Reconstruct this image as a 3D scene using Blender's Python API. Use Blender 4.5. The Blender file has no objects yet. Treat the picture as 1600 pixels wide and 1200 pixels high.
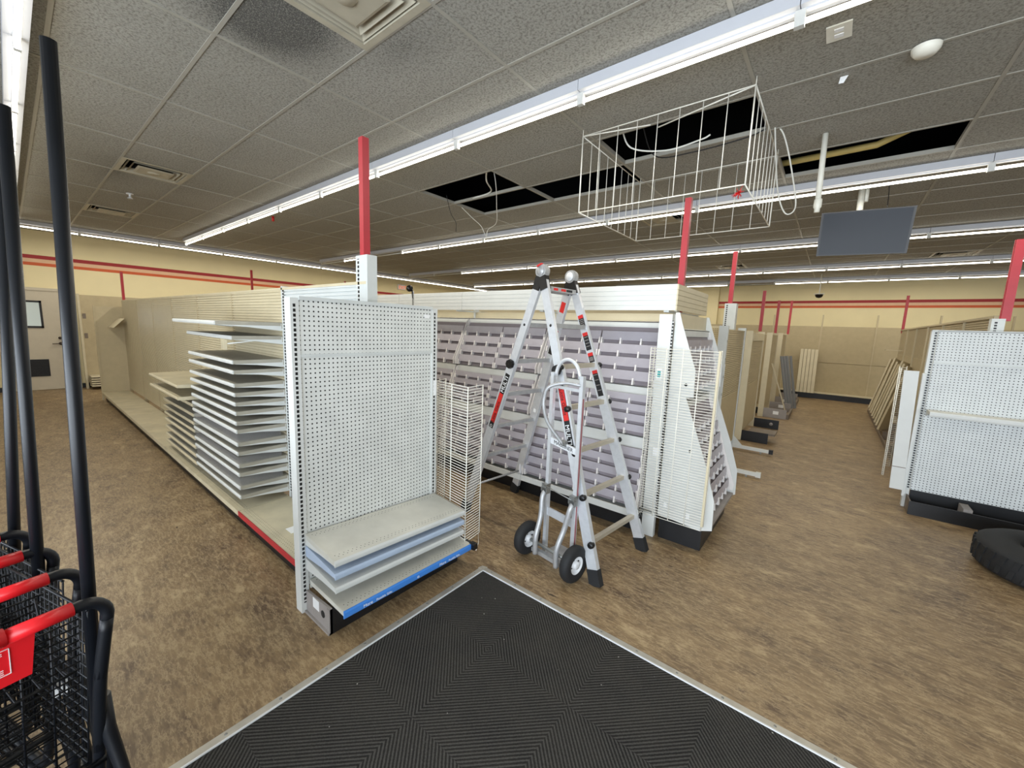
import bpy, bmesh, math, random
from mathutils import Vector, Matrix
random.seed(7)
S = bpy.context.scene
C = S.collection
# ---------------------------------------------------------------- camera
CAM_Z = 1.70
cam = bpy.data.cameras.new('camera'); camo = bpy.data.objects.new('camera', cam); C.objects.link(camo)
S.camera = camo
cam.sensor_fit = 'HORIZONTAL'; cam.sensor_width = 36.0; cam.lens = 36.0*623.8/1600; cam.clip_start = 0.03; cam.clip_end = 80
R = Matrix(((0.77928111, -0.11553093, 0.61593308, 0), (0.62559954, 0.08587424, -0.77540366, 0), (0.03669032, 0.98958487, 0.13919627, 0), (0, 0, 0, 1)))
camo.matrix_world = Matrix.Translation((0, 0, CAM_Z)) @ R
# ---------------------------------------------------------------- world, daylight, exposure
W = bpy.data.worlds.new('world'); S.world = W; W.use_nodes = True
bg = W.node_tree.nodes['Background']; bg.inputs[0].default_value = (0.62, 0.78, 1.0, 1); bg.inputs[1].default_value = 0.6
def area(name, loc, aim, sx, sy, power, col):
    l = bpy.data.lights.new(name, 'AREA'); l.shape = 'RECTANGLE'; l.size = sx; l.size_y = sy; l.energy = power; l.color = col
    o = bpy.data.objects.new(name, l); C.objects.link(o); o.location = loc
    o.rotation_euler = (Vector(aim)-Vector(loc)).to_track_quat('-Z', 'Z').to_euler()
    return o
area('window_daylight', (0.6, -2.62, 1.45), (0.4, 3.0, 1.1), 8.5, 2.3, 430.0, (0.84, 0.92, 1.0))
TUBE_EMIT = 5.5; LAMP_W = 7.9
S.view_settings.view_transform = 'Standard'; S.view_settings.look = 'None'
S.view_settings.gamma = 1.0; S.view_settings.use_curve_mapping = False; S.view_settings.exposure = 0.35
S.cycles.max_bounces = 7; S.cycles.diffuse_bounces = 4; S.cycles.transparent_max_bounces = 12
S.cycles.use_denoising = True; S.cycles.sample_clamp_indirect = 6.0

# ---------------------------------------------------------------- materials
def s2l(c): return tuple(((x/255)/12.92 if x/255 <= .04045 else ((x/255+.055)/1.055)**2.4) for x in c)
class Nodes:
    def __init__(s, m):
        m.use_nodes = True; s.t = m.node_tree; s.n = s.t.nodes; s.l = s.t.links; s.b = s.n['Principled BSDF']
    def new(s, ty, **kw):
        x = s.n.new(ty)
        for k, v in kw.items(): setattr(x, k, v)
        return x
    def put(s, sock, v):
        if hasattr(v, 'links') or isinstance(v, bpy.types.NodeSocket): s.l.new(v, sock)
        else: sock.default_value = v
    def math(s, op, a, b=0.0, c=0.0):
        x = s.new('ShaderNodeMath', operation=op)
        s.put(x.inputs[0], a); s.put(x.inputs[1], b); s.put(x.inputs[2], c); return x.outputs[0]
    def mix(s, f, a, b):
        x = s.new('ShaderNodeMix', data_type='RGBA'); s.put(x.inputs[0], f)
        s.put(x.inputs[6], a if not isinstance(a, tuple) else (*a, 1)[:4]); s.put(x.inputs[7], b if not isinstance(b, tuple) else (*b, 1)[:4]); return x.outputs[2]
    def ramp(s, f, stops):
        x = s.new('ShaderNodeValToRGB'); s.l.new(f, x.inputs[0]); e = x.color_ramp.elements
        while len(e) < len(stops): e.new(.5)
        for i, (p, c) in enumerate(stops): e[i].position = p; e[i].color = (*c, 1)[:4] if isinstance(c, tuple) else (c, c, c, 1)
        return x.outputs[0]
    def coord(s): return s.new('ShaderNodeTexCoord').outputs['Object']
    def sep(s, v):
        x = s.new('ShaderNodeSeparateXYZ'); s.l.new(v, x.inputs[0]); return x.outputs
    def noise(s, v, scale, detail=4, rough=.55, sc=None):
        if sc:
            m = s.new('ShaderNodeMapping'); s.l.new(v, m.inputs[0]); m.inputs['Scale'].default_value = sc[0]; m.inputs['Rotation'].default_value = sc[1]; v = m.outputs[0]
        x = s.new('ShaderNodeTexNoise'); s.l.new(v, x.inputs['Vector']); x.inputs['Scale'].default_value = scale; x.inputs['Detail'].default_value = detail; x.inputs['Roughness'].default_value = rough
        return x.outputs[0]
    def bump(s, h, st, dist=.002):
        x = s.new('ShaderNodeBump'); s.l.new(h, x.inputs['Height']); x.inputs['Strength'].default_value = st; x.inputs['Distance'].default_value = dist
        s.l.new(x.outputs[0], s.b.inputs['Normal'])
def mat(name, col, rough=.5, metal=0.0, var=.06, scale=9.0, emit=None, spec=None):
    m = bpy.data.materials.new(name); k = Nodes(m); c = s2l(col); v = k.coord()
    k.l.new(k.ramp(k.noise(v, scale), [(.3, tuple(x*(1-var) for x in c)), (.7, tuple(min(1, x*(1+var)) for x in c))]), k.b.inputs['Base Color'])
    k.b.inputs['Roughness'].default_value = rough; k.b.inputs['Metallic'].default_value = metal
    if spec is not None: k.b.inputs['Specular IOR Level'].default_value = spec
    if emit: k.b.inputs['Emission Color'].default_value = (*emit[0], 1); k.b.inputs['Emission Strength'].default_value = emit[1]
    return m
def peg_mat(name, col, ax, ox, oz, dark=(40, 42, 42), pitch=.0254*1.03, r=.0047):
    m = mat(name, col, .45); k = Nodes(m); base = k.b.inputs['Base Color'].links[0].from_socket
    p = k.sep(k.coord()); a = k.math('MULTIPLY', k.math('SUBTRACT', p[ax], ox), 1/pitch); b = k.math('MULTIPLY', k.math('SUBTRACT', p[2], oz), 1/pitch)
    fa = k.math('SUBTRACT', k.math('FRACT', a), .5); fb = k.math('SUBTRACT', k.math('FRACT', b), .5)
    d = k.math('SQRT', k.math('ADD', k.math('MULTIPLY', fa, fa), k.math('MULTIPLY', fb, fb)))
    hole = k.math('LESS_THAN', d, r/pitch)
    k.l.new(k.mix(hole, base, s2l(dark)), k.b.inputs['Base Color']); return m
def slot_mat(name, col, pitch=.026, dark=(12, 12, 14)):
    m = mat(name, col, .45); k = Nodes(m); base = k.b.inputs['Base Color'].links[0].from_socket
    p = k.sep(k.coord()); f = k.math('FRACT', k.math('MULTIPLY', p[2], 1/pitch))
    k.l.new(k.mix(k.math('LESS_THAN', f, .64), base, s2l(dark)), k.b.inputs['Base Color']); return m

M = {}
M['white'] = mat('white_steel', (208, 210, 207), .42, var=.03)
M['grey_white'] = mat('light_grey_steel', (200, 204, 202), .45, var=.04)
M['cream'] = mat('cream_steel', (200, 189, 160), .5, var=.04)
M['tan'] = mat('tan_panel', (188, 174, 142), .6, var=.05)
M['tan_side'] = mat('tan_board', (178, 163, 130), .65, var=.05)
M['deck'] = mat('dusty_cream_deck', (196, 186, 158), .5, var=.12, scale=5)
M['shelftop'] = mat('shaded_dusty_shelf_top', (160, 155, 141), .5, var=.08)  # dusty tone darkened further; shade between the close shelves is in the colour
M['deckw'] = mat('dusty_white_deck', (202, 200, 190), .45, var=.09, scale=6)
M['black'] = mat('black_kick', (22, 23, 26), .4, var=.2)
M['rubber'] = mat('black_rubber', (26, 27, 29), .75, var=.15)
M['plastic'] = mat('black_plastic', (17, 17, 19), .4)
M['dark'] = mat('dark_hole', (28, 26, 24), .8)
M['blacktube'] = mat('black_enamel_tube', (13, 16, 22), .42, var=.1, spec=.4)
M['red'] = mat('red_plastic', (222, 30, 38), .35, var=.05)
M['redpole'] = mat('red_pole_paint', (172, 44, 54), .45)
M['dullred'] = mat('faded_red_edge', (142, 82, 86), .5)
M['redstrip'] = mat('red_price_strip', (176, 42, 50), .4)
M['blue'] = mat('blue_price_strip', (66, 132, 214), .35)
M['bluegrey'] = mat('blue_grey_steel', (176, 192, 214), .4, var=.03)
M['alu'] = mat('brushed_aluminium', (214, 217, 221), .38, .45, var=.05, scale=30)
M['alu2'] = mat('dull_aluminium', (172, 173, 174), .45, .45, var=.1, scale=25)
M['alutrod'] = mat('warm_aluminium', (184, 176, 160), .45, .35, var=.06)
M['hub'] = mat('light_grey_hub', (214, 216, 218), .4)
M['steel'] = mat('zinc_steel', (150, 152, 150), .4, .7, var=.15)
M['wire'] = mat('white_coated_wire', (228, 226, 216), .45)
M['galv'] = mat('mat_edge_metal', (186, 182, 172), .4, .35, var=.12, scale=14)
M['label'] = mat('white_label', (235, 236, 236), .5, var=.02)
M['lblack'] = mat('black_decal', (20, 20, 22), .5)
M['lred'] = mat('red_decal', (206, 38, 34), .5)
M['teal'] = mat('teal_print', (60, 160, 160), .5)
M['shoe'] = mat('grey_brown_steel', (150, 144, 140), .5, var=.08)
M['shoe_dark'] = mat('worn_dark_steel', (112, 100, 88), .5, var=.15)
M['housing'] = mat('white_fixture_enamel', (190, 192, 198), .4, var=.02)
M['socket'] = mat('lamp_socket', (205, 205, 200), .5)
M['tube'] = mat('lit_fluorescent_tube', (255, 252, 240), .4, emit=((1.0, .95, .82), TUBE_EMIT), var=0)
M['tube_off'] = mat('unlit_fluorescent_tube', (206, 208, 200), .3, var=.02)
M['vent'] = mat('vent_enamel', (172, 166, 148), .5, var=.08)
M['conduit'] = mat('white_pvc', (226, 224, 212), .45)
M['yellowpipe'] = mat('yellow_tan_pipe', (200, 178, 110), .5, var=.1)
M['cable'] = mat('white_cable', (224, 224, 216), .5)
M['dcable'] = mat('black_cable', (24, 24, 26), .5)
M['screen'] = mat('tv_glass', (12, 16, 24), .3, var=0, spec=.25)
M['brass'] = mat('dark_metal_knob', (70, 58, 48), .35, .6)
M['doorp'] = mat('door_paint', (196, 186, 166), .5, var=.03)
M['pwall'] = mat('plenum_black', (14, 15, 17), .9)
M['redtinsel'] = mat('red_tinsel', (190, 28, 30), .4)
M['camdome'] = mat('smoked_dome', (14, 14, 15), .12)
M['exit'] = mat('exit_sign_red', (214, 84, 52), .5, emit=((1.0, .22, .08), .5))
M['brick_grey'] = mat('grey_shelf_board', (120, 124, 130), .5, var=.06)
def slab(name, col, alpha):
    m = mat(name, col, .3, var=.05); k = Nodes(m); tr = k.new('ShaderNodeBsdfTransparent'); mx = k.new('ShaderNodeMixShader')
    out = [n for n in k.n if n.type == 'OUTPUT_MATERIAL'][0]; mx.inputs[0].default_value = alpha
    k.l.new(tr.outputs[0], mx.inputs[1]); k.l.new(k.b.outputs[0], mx.inputs[2]); k.l.new(mx.outputs[0], out.inputs[0]); return m
M['pocket'] = slab('translucent_lilac_plastic', (186, 181, 189), .78)
M['clear'] = slab('clear_plastic_fence', (196, 198, 206), .10)
M['pback'] = mat('pocket_backing', (140, 131, 136), .5, var=.06)
M['ptab'] = mat('pocket_divider', (226, 222, 220), .4)

# floor: mottled brown sheet vinyl with pale veins, dark specks and a faint tile joint
m = bpy.data.materials.new('mottled_brown_vinyl'); k = Nodes(m); v = k.coord(); M['floor'] = m
n1 = k.noise(v, 1.7, 4, .6); n2 = k.noise(v, 5.5, 8, .72, ((.75, 1.35, 1), (0, 0, .75))); n3 = k.noise(v, 11, 7, .7, ((.6, 1.5, 1), (0, 0, .75))); n5 = k.noise(v, 38, 5, .65, ((.35, 1.7, 1), (0, 0, .75)))
c1 = k.ramp(n1, [(.34, s2l((114, 94, 69))), (.5, s2l((127, 105, 76))), (.68, s2l((140, 117, 85)))])
c2 = k.mix(k.ramp(n2, [(.50, 0.0), (.64, .85)]), c1, s2l((88, 69, 51)))
c3 = k.mix(k.ramp(n2, [(.35, .85), (.45, 0.0)]), c2, s2l((174, 152, 116)))
vein = k.math('ABSOLUTE', k.math('SUBTRACT', n3, .5))
c4 = k.mix(k.ramp(vein, [(.0, .5), (.03, 0.0)]), c3, s2l((180, 158, 122)))
c4 = k.mix(k.ramp(n5, [(.36, .45), (.5, 0.0)]), c4, s2l((172, 150, 116)))
c4 = k.mix(k.ramp(n5, [(.53, 0.0), (.68, .45)]), c4, s2l((92, 72, 54)))
n4 = k.noise(v, 5.0, 3, .5, ((1, 2.2, 1), (0, 0, .3)))
c5 = k.mix(k.ramp(n4, [(.735, 0.0), (.77, .9)]), c4, s2l((52, 40, 32)))
k.l.new(c5, k.b.inputs['Base Color']); k.b.inputs['Roughness'].default_value = .42; k.b.inputs['Specular IOR Level'].default_value = .4
k.bump(n3, .08)

# carpet: 50 cm carpet tiles, ribs at 45 degrees turned a quarter from tile to tile
m = bpy.data.materials.new('ribbed_charcoal_carpet'); k = Nodes(m); v = k.coord(); M['carpet'] = m
p = k.sep(v)
ti = k.math('FLOOR', k.math('MULTIPLY', k.math('SUBTRACT', p[0], -1.5425), 1/.4925)); tj = k.math('FLOOR', k.math('MULTIPLY', k.math('SUBTRACT', 1.935, p[1]), 1/.4925))
par = k.math('ABSOLUTE', k.math('MODULO', k.math('ADD', ti, tj), 2.0))
qa = k.math('SUBTRACT', k.math('SUBTRACT', p[1], 1.935), k.math('SUBTRACT', p[0], -1.5425)); qb = k.math('ADD', k.math('SUBTRACT', p[0], -1.5425), k.math('SUBTRACT', p[1], 1.935))
q = k.math('ADD', k.math('MULTIPLY', qa, k.math('SUBTRACT', 1.0, par)), k.math('MULTIPLY', qb, par))
rib = k.math('MULTIPLY', k.math('ADD', k.math('SINE', k.math('MULTIPLY', q, 2*math.pi/.0205)), 1.0), .5)
nz = k.noise(v, 240, 3, .7); nb = k.noise(v, 5, 3)
rr = k.math('ADD', k.math('MULTIPLY', rib, .75), k.math('MULTIPLY', k.math('SUBTRACT', nz, .5), 1.5))
cc = k.ramp(rr, [(.12, s2l((26, 26, 28))), (.8, s2l((74, 73, 71)))])
cc = k.mix(k.math('MULTIPLY', nb, .18), cc, s2l((104, 98, 86)))
cc = k.mix(k.ramp(k.noise(v, 55, 2, .5), [(.775, 0.0), (.79, .8)]), cc, s2l((200, 198, 190)))
k.l.new(cc, k.b.inputs['Base Color']); k.b.inputs['Roughness'].default_value = .95; k.b.inputs['Specular IOR Level'].default_value = .1
k.bump(rr, .5, .003)

# ceiling tile: pale grey mineral fibre, fissures, grime around the air diffuser and vents
m = bpy.data.materials.new('mineral_ceiling_tile'); k = Nodes(m); v = k.coord(); M['ceil'] = m
p = k.sep(v); nf = k.noise(v, 70, 5, .75); nl = k.noise(v, .8, 3)
base = k.mix(k.ramp(nf, [(.38, .85), (.54, 0.0)]), k.ramp(nl, [(.35, s2l((156, 154, 145))), (.7, s2l((167, 165, 157)))]), s2l((108, 105, 97)))
def blob(x, y, sx, sy, st):
    dx = k.math('MULTIPLY', k.math('SUBTRACT', p[0], x), 1/sx); dy = k.math('MULTIPLY', k.math('SUBTRACT', p[1], y), 1/sy)
    d = k.math('SQRT', k.math('ADD', k.math('MULTIPLY', dx, dx), k.math('MULTIPLY', dy, dy)))
    return k.math('MULTIPLY', k.math('MAXIMUM', k.math('SUBTRACT', 1.0, d), 0.0), st)
g = blob(-2.62, 1.05, .55, .5, 1.5)
for b in (blob(-2.1, .75, .7, .3, .7), blob(-1.75, 1.2, .5, .5, .45), blob(-2.2, 1.62, .5, .25, .55), blob(-6.8, .95, .9, .35, .5), blob(-9.6, 1.0, .9, .3, .5)): g = k.math('MAXIMUM', g, b)
g = k.math('MINIMUM', g, .85)
spk = k.math('MINIMUM', k.math('MAXIMUM', k.math('MULTIPLY', k.math('SUBTRACT', k.math('ADD', k.noise(v, 130, 4, .7), k.math('MULTIPLY', g, .34)), .66), 7.0), 0.0), .85)
g = k.math('MAXIMUM', k.math('MULTIPLY', g, .45), k.math('MULTIPLY', spk, k.math('MINIMUM', k.math('MULTIPLY', g, 4.0), 1.0)))
k.l.new(k.mix(g, base, s2l((58, 58, 56))), k.b.inputs['Base Color']); k.b.inputs['Roughness'].default_value = .9
k.bump(nf, .35, .004)
M['grid'] = mat('ceiling_grid_enamel', (158, 155, 145), .5, var=.03)
M['wall'] = mat('cream_yellow_paint', (232, 218, 174), .7, var=.03, scale=2)
M['wallfront'] = mat('front_wall_paint', (214, 208, 190), .7, var=.03, scale=2)
M['stripe_red'] = mat('dark_red_wall_stripe', (160, 32, 34), .6, var=.03)
M['stripe_pink'] = mat('pale_pink_wall_stripe', (226, 186, 150), .6, var=.03)
M['stripe_orange'] = mat('orange_wall_stripe', (204, 92, 44), .6, var=.03)
m = bpy.data.materials.new('window_glass'); k = Nodes(m); M['glass'] = m
k.b.inputs['Transmission Weight'].default_value = 1.0; k.b.inputs['Roughness'].default_value = .02; k.b.inputs['IOR'].default_value = 1.05
m = bpy.data.materials.new('mirror_glass'); k = Nodes(m); M['mirror'] = m
k.b.inputs['Base Color'].default_value = (.75, .82, .85, 1); k.b.inputs['Metallic'].default_value = 1; k.b.inputs['Roughness'].default_value = .06

# ---------------------------------------------------------------- mesh builder
class MB:
    def __init__(s): s.v = []; s.f = []; s.m = []; s.s = []
    def face(s, pts, mi=0, sm=False):
        b = len(s.v); s.v += [Vector(p) for p in pts]; s.f.append(tuple(range(b, b+len(pts)))); s.m.append(mi); s.s.append(sm)
    def hexa(s, P, mi=0):
        b = len(s.v); s.v += [Vector(p) for p in P]
        for f in ((0, 3, 2, 1), (4, 5, 6, 7), (0, 1, 5, 4), (1, 2, 6, 5), (2, 3, 7, 6), (3, 0, 4, 7)):
            s.f.append(tuple(b+i for i in f)); s.m.append(mi); s.s.append(False)
        return s
    def box(s, x0, x1, y0, y1, z0, z1, mi=0):
        x0, x1 = sorted((x0, x1)); y0, y1 = sorted((y0, y1)); z0, z1 = sorted((z0, z1))
        return s.hexa([(x0, y0, z0), (x1, y0, z0), (x1, y1, z0), (x0, y1, z0), (x0, y0, z1), (x1, y0, z1), (x1, y1, z1), (x0, y1, z1)], mi)
    def beam(s, p, q, w, h, up=(0, 0, 1), mi=0, off=(0, 0)):
        p = Vector(p); q = Vector(q); d = (q-p).normalized(); u = Vector(up); sd = d.cross(u).normalized(); u = sd.cross(d).normalized()
        p = p+sd*off[0]+u*off[1]; q = q+sd*off[0]+u*off[1]
        c = [(-1, -1), (1, -1), (1, 1), (-1, 1)]
        return s.hexa([p+sd*a*w/2+u*b*h/2 for a, b in c]+[q+sd*a*w/2+u*b*h/2 for a, b in c], mi)
    def tube(s, pts, r, n=8, mi=0, closed=False, caps=True):
        pts = [Vector(p) for p in pts]; N = len(pts); rings = []
        up = None
        for i, p in enumerate(pts):
            a = pts[i-1] if (i > 0 or closed) else p; b = pts[(i+1) % N] if (i < N-1 or closed) else p
            t = (b-a).normalized()
            if up is None:
                up = Vector((0, 0, 1)) if abs(t.z) < .9 else Vector((1, 0, 0))
            sd = t.cross(up)
            if sd.length < 1e-5: sd = t.cross(Vector((0, 1, 0)))
            sd.normalize(); u = sd.cross(t).normalized(); up = u
            rr = r[i] if isinstance(r, (list, tuple)) else r
            k0 = len(s.v)
            for j in range(n):
                an = 2*math.pi*j/n; s.v.append(p+sd*math.cos(an)*rr+u*math.sin(an)*rr)
            rings.append(k0)
        for i in range(N if closed else N-1):
            a = rings[i]; b = rings[(i+1) % N]
            for j in range(n):
                j2 = (j+1) % n; s.f.append((a+j, a+j2, b+j2, b+j)); s.m.append(mi); s.s.append(True)
        if caps and not closed:
            s.f.append(tuple(rings[0]+j for j in reversed(range(n)))); s.m.append(mi); s.s.append(False)
            s.f.append(tuple(rings[-1]+j for j in range(n))); s.m.append(mi); s.s.append(False)
        return s
    def wire(s, p, q, r, mi=0, n=4): return s.tube([p, q], r, n, mi)
    def prism(s, poly, fn, mi=0):       # poly of 2D points, fn(a,b,side) -> 3D
        n = len(poly); A = [Vector(fn(a, b, 0)) for a, b in poly]; B = [Vector(fn(a, b, 1)) for a, b in poly]
        b0 = len(s.v); s.v += A+B
        s.f.append(tuple(range(b0, b0+n))); s.m.append(mi); s.s.append(False)
        s.f.append(tuple(reversed(range(b0+n, b0+2*n)))); s.m.append(mi); s.s.append(False)
        for i in range(n):
            j = (i+1) % n; s.f.append((b0+i, b0+n+i, b0+n+j, b0+j)); s.m.append(mi); s.s.append(False)
        return s
    def lathe(s, prof, c, axis, n=24, mi=0, sm=True):   # prof: (radius, along axis)
        c = Vector(c); t = Vector(axis).normalized(); a = t.orthogonal().normalized(); b = t.cross(a); rings = []
        for r, h in prof:
            k0 = len(s.v)
            for j in range(n):
                an = 2*math.pi*j/n; s.v.append(c+t*h+(a*math.cos(an)+b*math.sin(an))*max(r, 1e-4))
            rings.append(k0)
        for i in range(len(rings)-1):
            for j in range(n):
                j2 = (j+1) % n; s.f.append((rings[i]+j, rings[i]+j2, rings[i+1]+j2, rings[i+1]+j)); s.m.append(mi); s.s.append(sm)
        return s
    def build(s, name, mats, parent=None, fix=False):
        me = bpy.data.meshes.new(name); o = None
        off = parent.get('_w', None) if parent else None
        org = Vector(off) if off is not None else Vector((0, 0, 0))
        me.from_pydata([p-org for p in s.v], [], s.f)
        for mm in (mats if isinstance(mats, (list, tuple)) else [mats]): me.materials.append(mm)
        me.polygons.foreach_set('material_index', s.m); me.polygons.foreach_set('use_smooth', s.s)
        bm = bmesh.new(); bm.from_mesh(me); bmesh.ops.recalc_face_normals(bm, faces=bm.faces); bm.to_mesh(me); bm.free()
        me.update()
        o = bpy.data.objects.new(name, me); C.objects.link(o)
        if parent: o.parent = parent; o['_w'] = tuple(org)
        return o
def tag(o, label, cat, group=None):
    o['label'] = label; o['category'] = cat
    if group: o['group'] = group
    return o
def thing(name, label, cat, loc, group=None):
    o = bpy.data.objects.new(name, None); C.objects.link(o); o.location = loc; o['_w'] = tuple(loc); o.empty_display_size = .1
    return tag(o, label, cat, group)
def solo(mb, name, mats, label, cat, group=None):       # a thing that is one mesh; origin moved to its base
    xs = [p.x for p in mb.v]; ys = [p.y for p in mb.v]; zs = [p.z for p in mb.v]
    c = Vector(((min(xs)+max(xs))/2, (min(ys)+max(ys))/2, min(zs)))
    mb.v = [p-c for p in mb.v]; o = mb.build(name, mats); o.location = c
    return tag(o, label, cat, group)
def struct(mb, name, mats, parent=None):
    o = mb.build(name, mats, parent)
    if not parent: o['kind'] = 'structure'
    return o
def copy_tree(root, delta, label, group=None, skip=()):
    r = root.copy(); C.objects.link(r); r.location = Vector(root.location)+Vector(delta); r['label'] = label
    if group: r['group'] = group
    for ch in list(root.children):
        if ch.name in skip: continue
        c = ch.copy(); C.objects.link(c); c.parent = r
        for g in list(ch.children):
            d = g.copy(); C.objects.link(d); d.parent = c
    return r
def text(txt, o, xd, yd, size, name, mtl, parent, depth=.0006, align='LEFT', shear=0.0):   # flat raised lettering: o = origin, xd reading direction, yd letter-up direction
    cu = bpy.data.curves.new('txt', 'FONT'); cu.body = txt; cu.size = size; cu.extrude = depth/2; cu.align_x = align; cu.shear = shear
    t = bpy.data.objects.new('txt', cu); C.objects.link(t)
    me = bpy.data.meshes.new_from_object(t); bpy.data.objects.remove(t)
    xd = Vector(xd).normalized(); yd = Vector(yd).normalized(); zd = xd.cross(yd)
    org = Vector(parent['_w']) if parent and '_w' in parent else Vector((0, 0, 0))
    for vv in me.vertices: vv.co = Vector(o)+xd*vv.co.x+yd*vv.co.y+zd*vv.co.z-org
    me.materials.clear(); me.materials.append(mtl)
    ob = bpy.data.objects.new(name, me); C.objects.link(ob); ob.parent = parent
    return ob
ORD = ['', 'second ', 'third ', 'fourth ', 'fifth ', 'sixth ', 'seventh ', 'eighth ', 'ninth ', 'tenth ', 'eleventh ', 'twelfth ', 'thirteenth ', 'fourteenth ', 'fifteenth ']
# ================================================================ the room
XL, XR, YF, YB, ZC, ZR = -13.2, 6.2, -2.7, 15.2, 3.345, 4.25
struct(MB().box(XL-.1, XR+.1, YF-.1, YB+.1, -.05, 0), 'floor', M['floor'])
struct(MB().box(XL-.12, XL, YF, YB, 0, ZR), 'wall_left', M['wall'])
struct(MB().box(XL-.12, XR+.12, YB, YB+.12, 0, ZR), 'wall_back', M['wall'])
struct(MB().box(XR, XR+.12, YF, YB, 0, ZR), 'wall_right', M['wallfront'])
fw = MB(); wx0, wx1, wz0, wz1 = -3.8, 5.0, .25, 2.75
fw.box(XL-.12, wx0, YF-.12, YF, 0, ZR).box(wx1, XR+.12, YF-.12, YF, 0, ZR).box(wx0, wx1, YF-.12, YF, 0, wz0).box(wx0, wx1, YF-.12, YF, wz1, ZR)
struct(fw, 'wall_front', M['wallfront'])
win = struct(MB().box(wx0, wx1, YF-.07, YF-.06, wz0, wz1), 'window_1', M['glass'])
fr = MB()
for i in range(6):
    x = wx0+(wx1-wx0)*i/5; fr.box(x-.03, x+.03, YF-.1, YF-.03, wz0, wz1)
fr.box(wx0, wx1, YF-.1, YF-.03, wz0, wz0+.06).box(wx0, wx1, YF-.1, YF-.03, wz1-.06, wz1)
fr.build('window_frame', M['alu2'], win)
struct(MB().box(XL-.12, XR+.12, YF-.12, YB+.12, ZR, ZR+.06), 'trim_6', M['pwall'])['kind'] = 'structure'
# ceiling tiles on a 1.22 x 0.61 grid, with the tiles the photo shows missing left out
GX0, GY0 = -3.04, .90; HOLES = {(-1, 4), (-1, 5), (0, 5), (1, 4), (2, 6)}
DIFF = {(0, 0): 1, (-3, 0): 0, (-6, 0): 1, (0, 8): 1, (0, 16): 1, (3, 16): 1, (-4, 17): 1}
ct = MB(); gr = MB()
i0, i1 = -9, 8; j0, j1 = -6, 24
gx = lambda i: min(max(GX0+1.22*i, XL), XR); gy = lambda j: min(max(GY0+.61*j, YF), YB)
for i in range(i0, i1):
    for j in range(j0, j1):
        if (i, j) in HOLES: continue
        x0, x1, y0, y1 = gx(i), gx(i+1), gy(j), gy(j+1)
        if x1-x0 < .02 or y1-y0 < .02: continue
        if (i, j) in DIFF: x0, x1 = (x0, x0+.61) if DIFF[(i, j)] else (x0+.61, x1)
        ct.box(x0, x1, y0, y1, ZC, ZC+.016)
struct(ct, 'ceiling', M['ceil'])
for i in range(i0, i1+1):
    if XL < GX0+1.22*i < XR: gr.box(gx(i)-.011, gx(i)+.011, YF, YB, ZC-.005, ZC+.03)
for j in range(j0, j1+1):
    if YF < GY0+.61*j < YB: gr.box(XL, XR, gy(j)-.011, gy(j)+.011, ZC-.0045, ZC+.03)
struct(gr, 'trim_1', M['grid'])
# painted stripes
def stripe(n, z0, z1, mt):
    mb = MB().box(XL, XL+.004, -1.5, YB, z0, z1).box(XL, XR, YB-.004, YB, z0, z1); struct(mb, 'trim_%d' % n, mt)
stripe(2, 2.765, 2.84, M['stripe_red']); stripe(3, 2.69, 2.763, M['stripe_pink']); stripe(4, 2.625, 2.688, M['stripe_orange'])
struct(MB().box(-4.3, -3.2, YB-.12, YB-.005, 0, ZC-.01), 'trim_5', M['wall'])
struct(MB().box(XL, XL+.015, -2.6, -.15, 0, .1).box(XL, XL+.015, .93, YB, 0, .1), 'baseboard_left', M['black'])
struct(MB().box(XL, XR, YB-.015, YB, 0, .1), 'baseboard_back', M['black'])
# door in the left wall
dx = XL+.035
d = struct(MB().box(XL, dx, -.1, .87, .01, 2.11), 'door_1', M['doorp'])
MB().box(XL, dx+.015, -.16, -.1, 0, 2.16).box(XL, dx+.015, .87, .92, 0, 2.16).box(XL, dx+.015, -.16, .92, 2.11, 2.17).build('door_frame', M['doorp'], d)
f = MB().box(dx, dx+.02, .12, .155, 1.33, 1.9).box(dx, dx+.02, .43, .465, 1.33, 1.9).box(dx, dx+.02, .12, .465, 1.33, 1.37).box(dx, dx+.02, .12, .465, 1.86, 1.9).build('window_frame', M['lblack'], d)
MB().box(dx, dx+.008, .155, .43, 1.37, 1.86).build('window_pane', M['mirror'], f)
v = MB().box(dx, dx+.012, .115, .475, .3, .665)
for i in range(12): v.box(dx+.012, dx+.022, .13, .46, .32+i*.028, .334+i*.028)
v.build('door_grille', M['lblack'], d)
MB().lathe([(.001, .03), (.028, .03), (.03, 0)], (dx, .675, 1.12), (1, 0, 0), 14).build('deadbolt', M['brass'], d)
MB().lathe([(.001, .03), (.03, .025), (.032, 0)], (dx, .675, 1.0), (1, 0, 0), 14).beam((dx+.04, .68, 1.0), (dx+.04, .55, .995), .014, .016).beam((dx, .675, 1.0), (dx+.045, .675, 1.0), .016, .016).build('door_handle', M['brass'], d)

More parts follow.
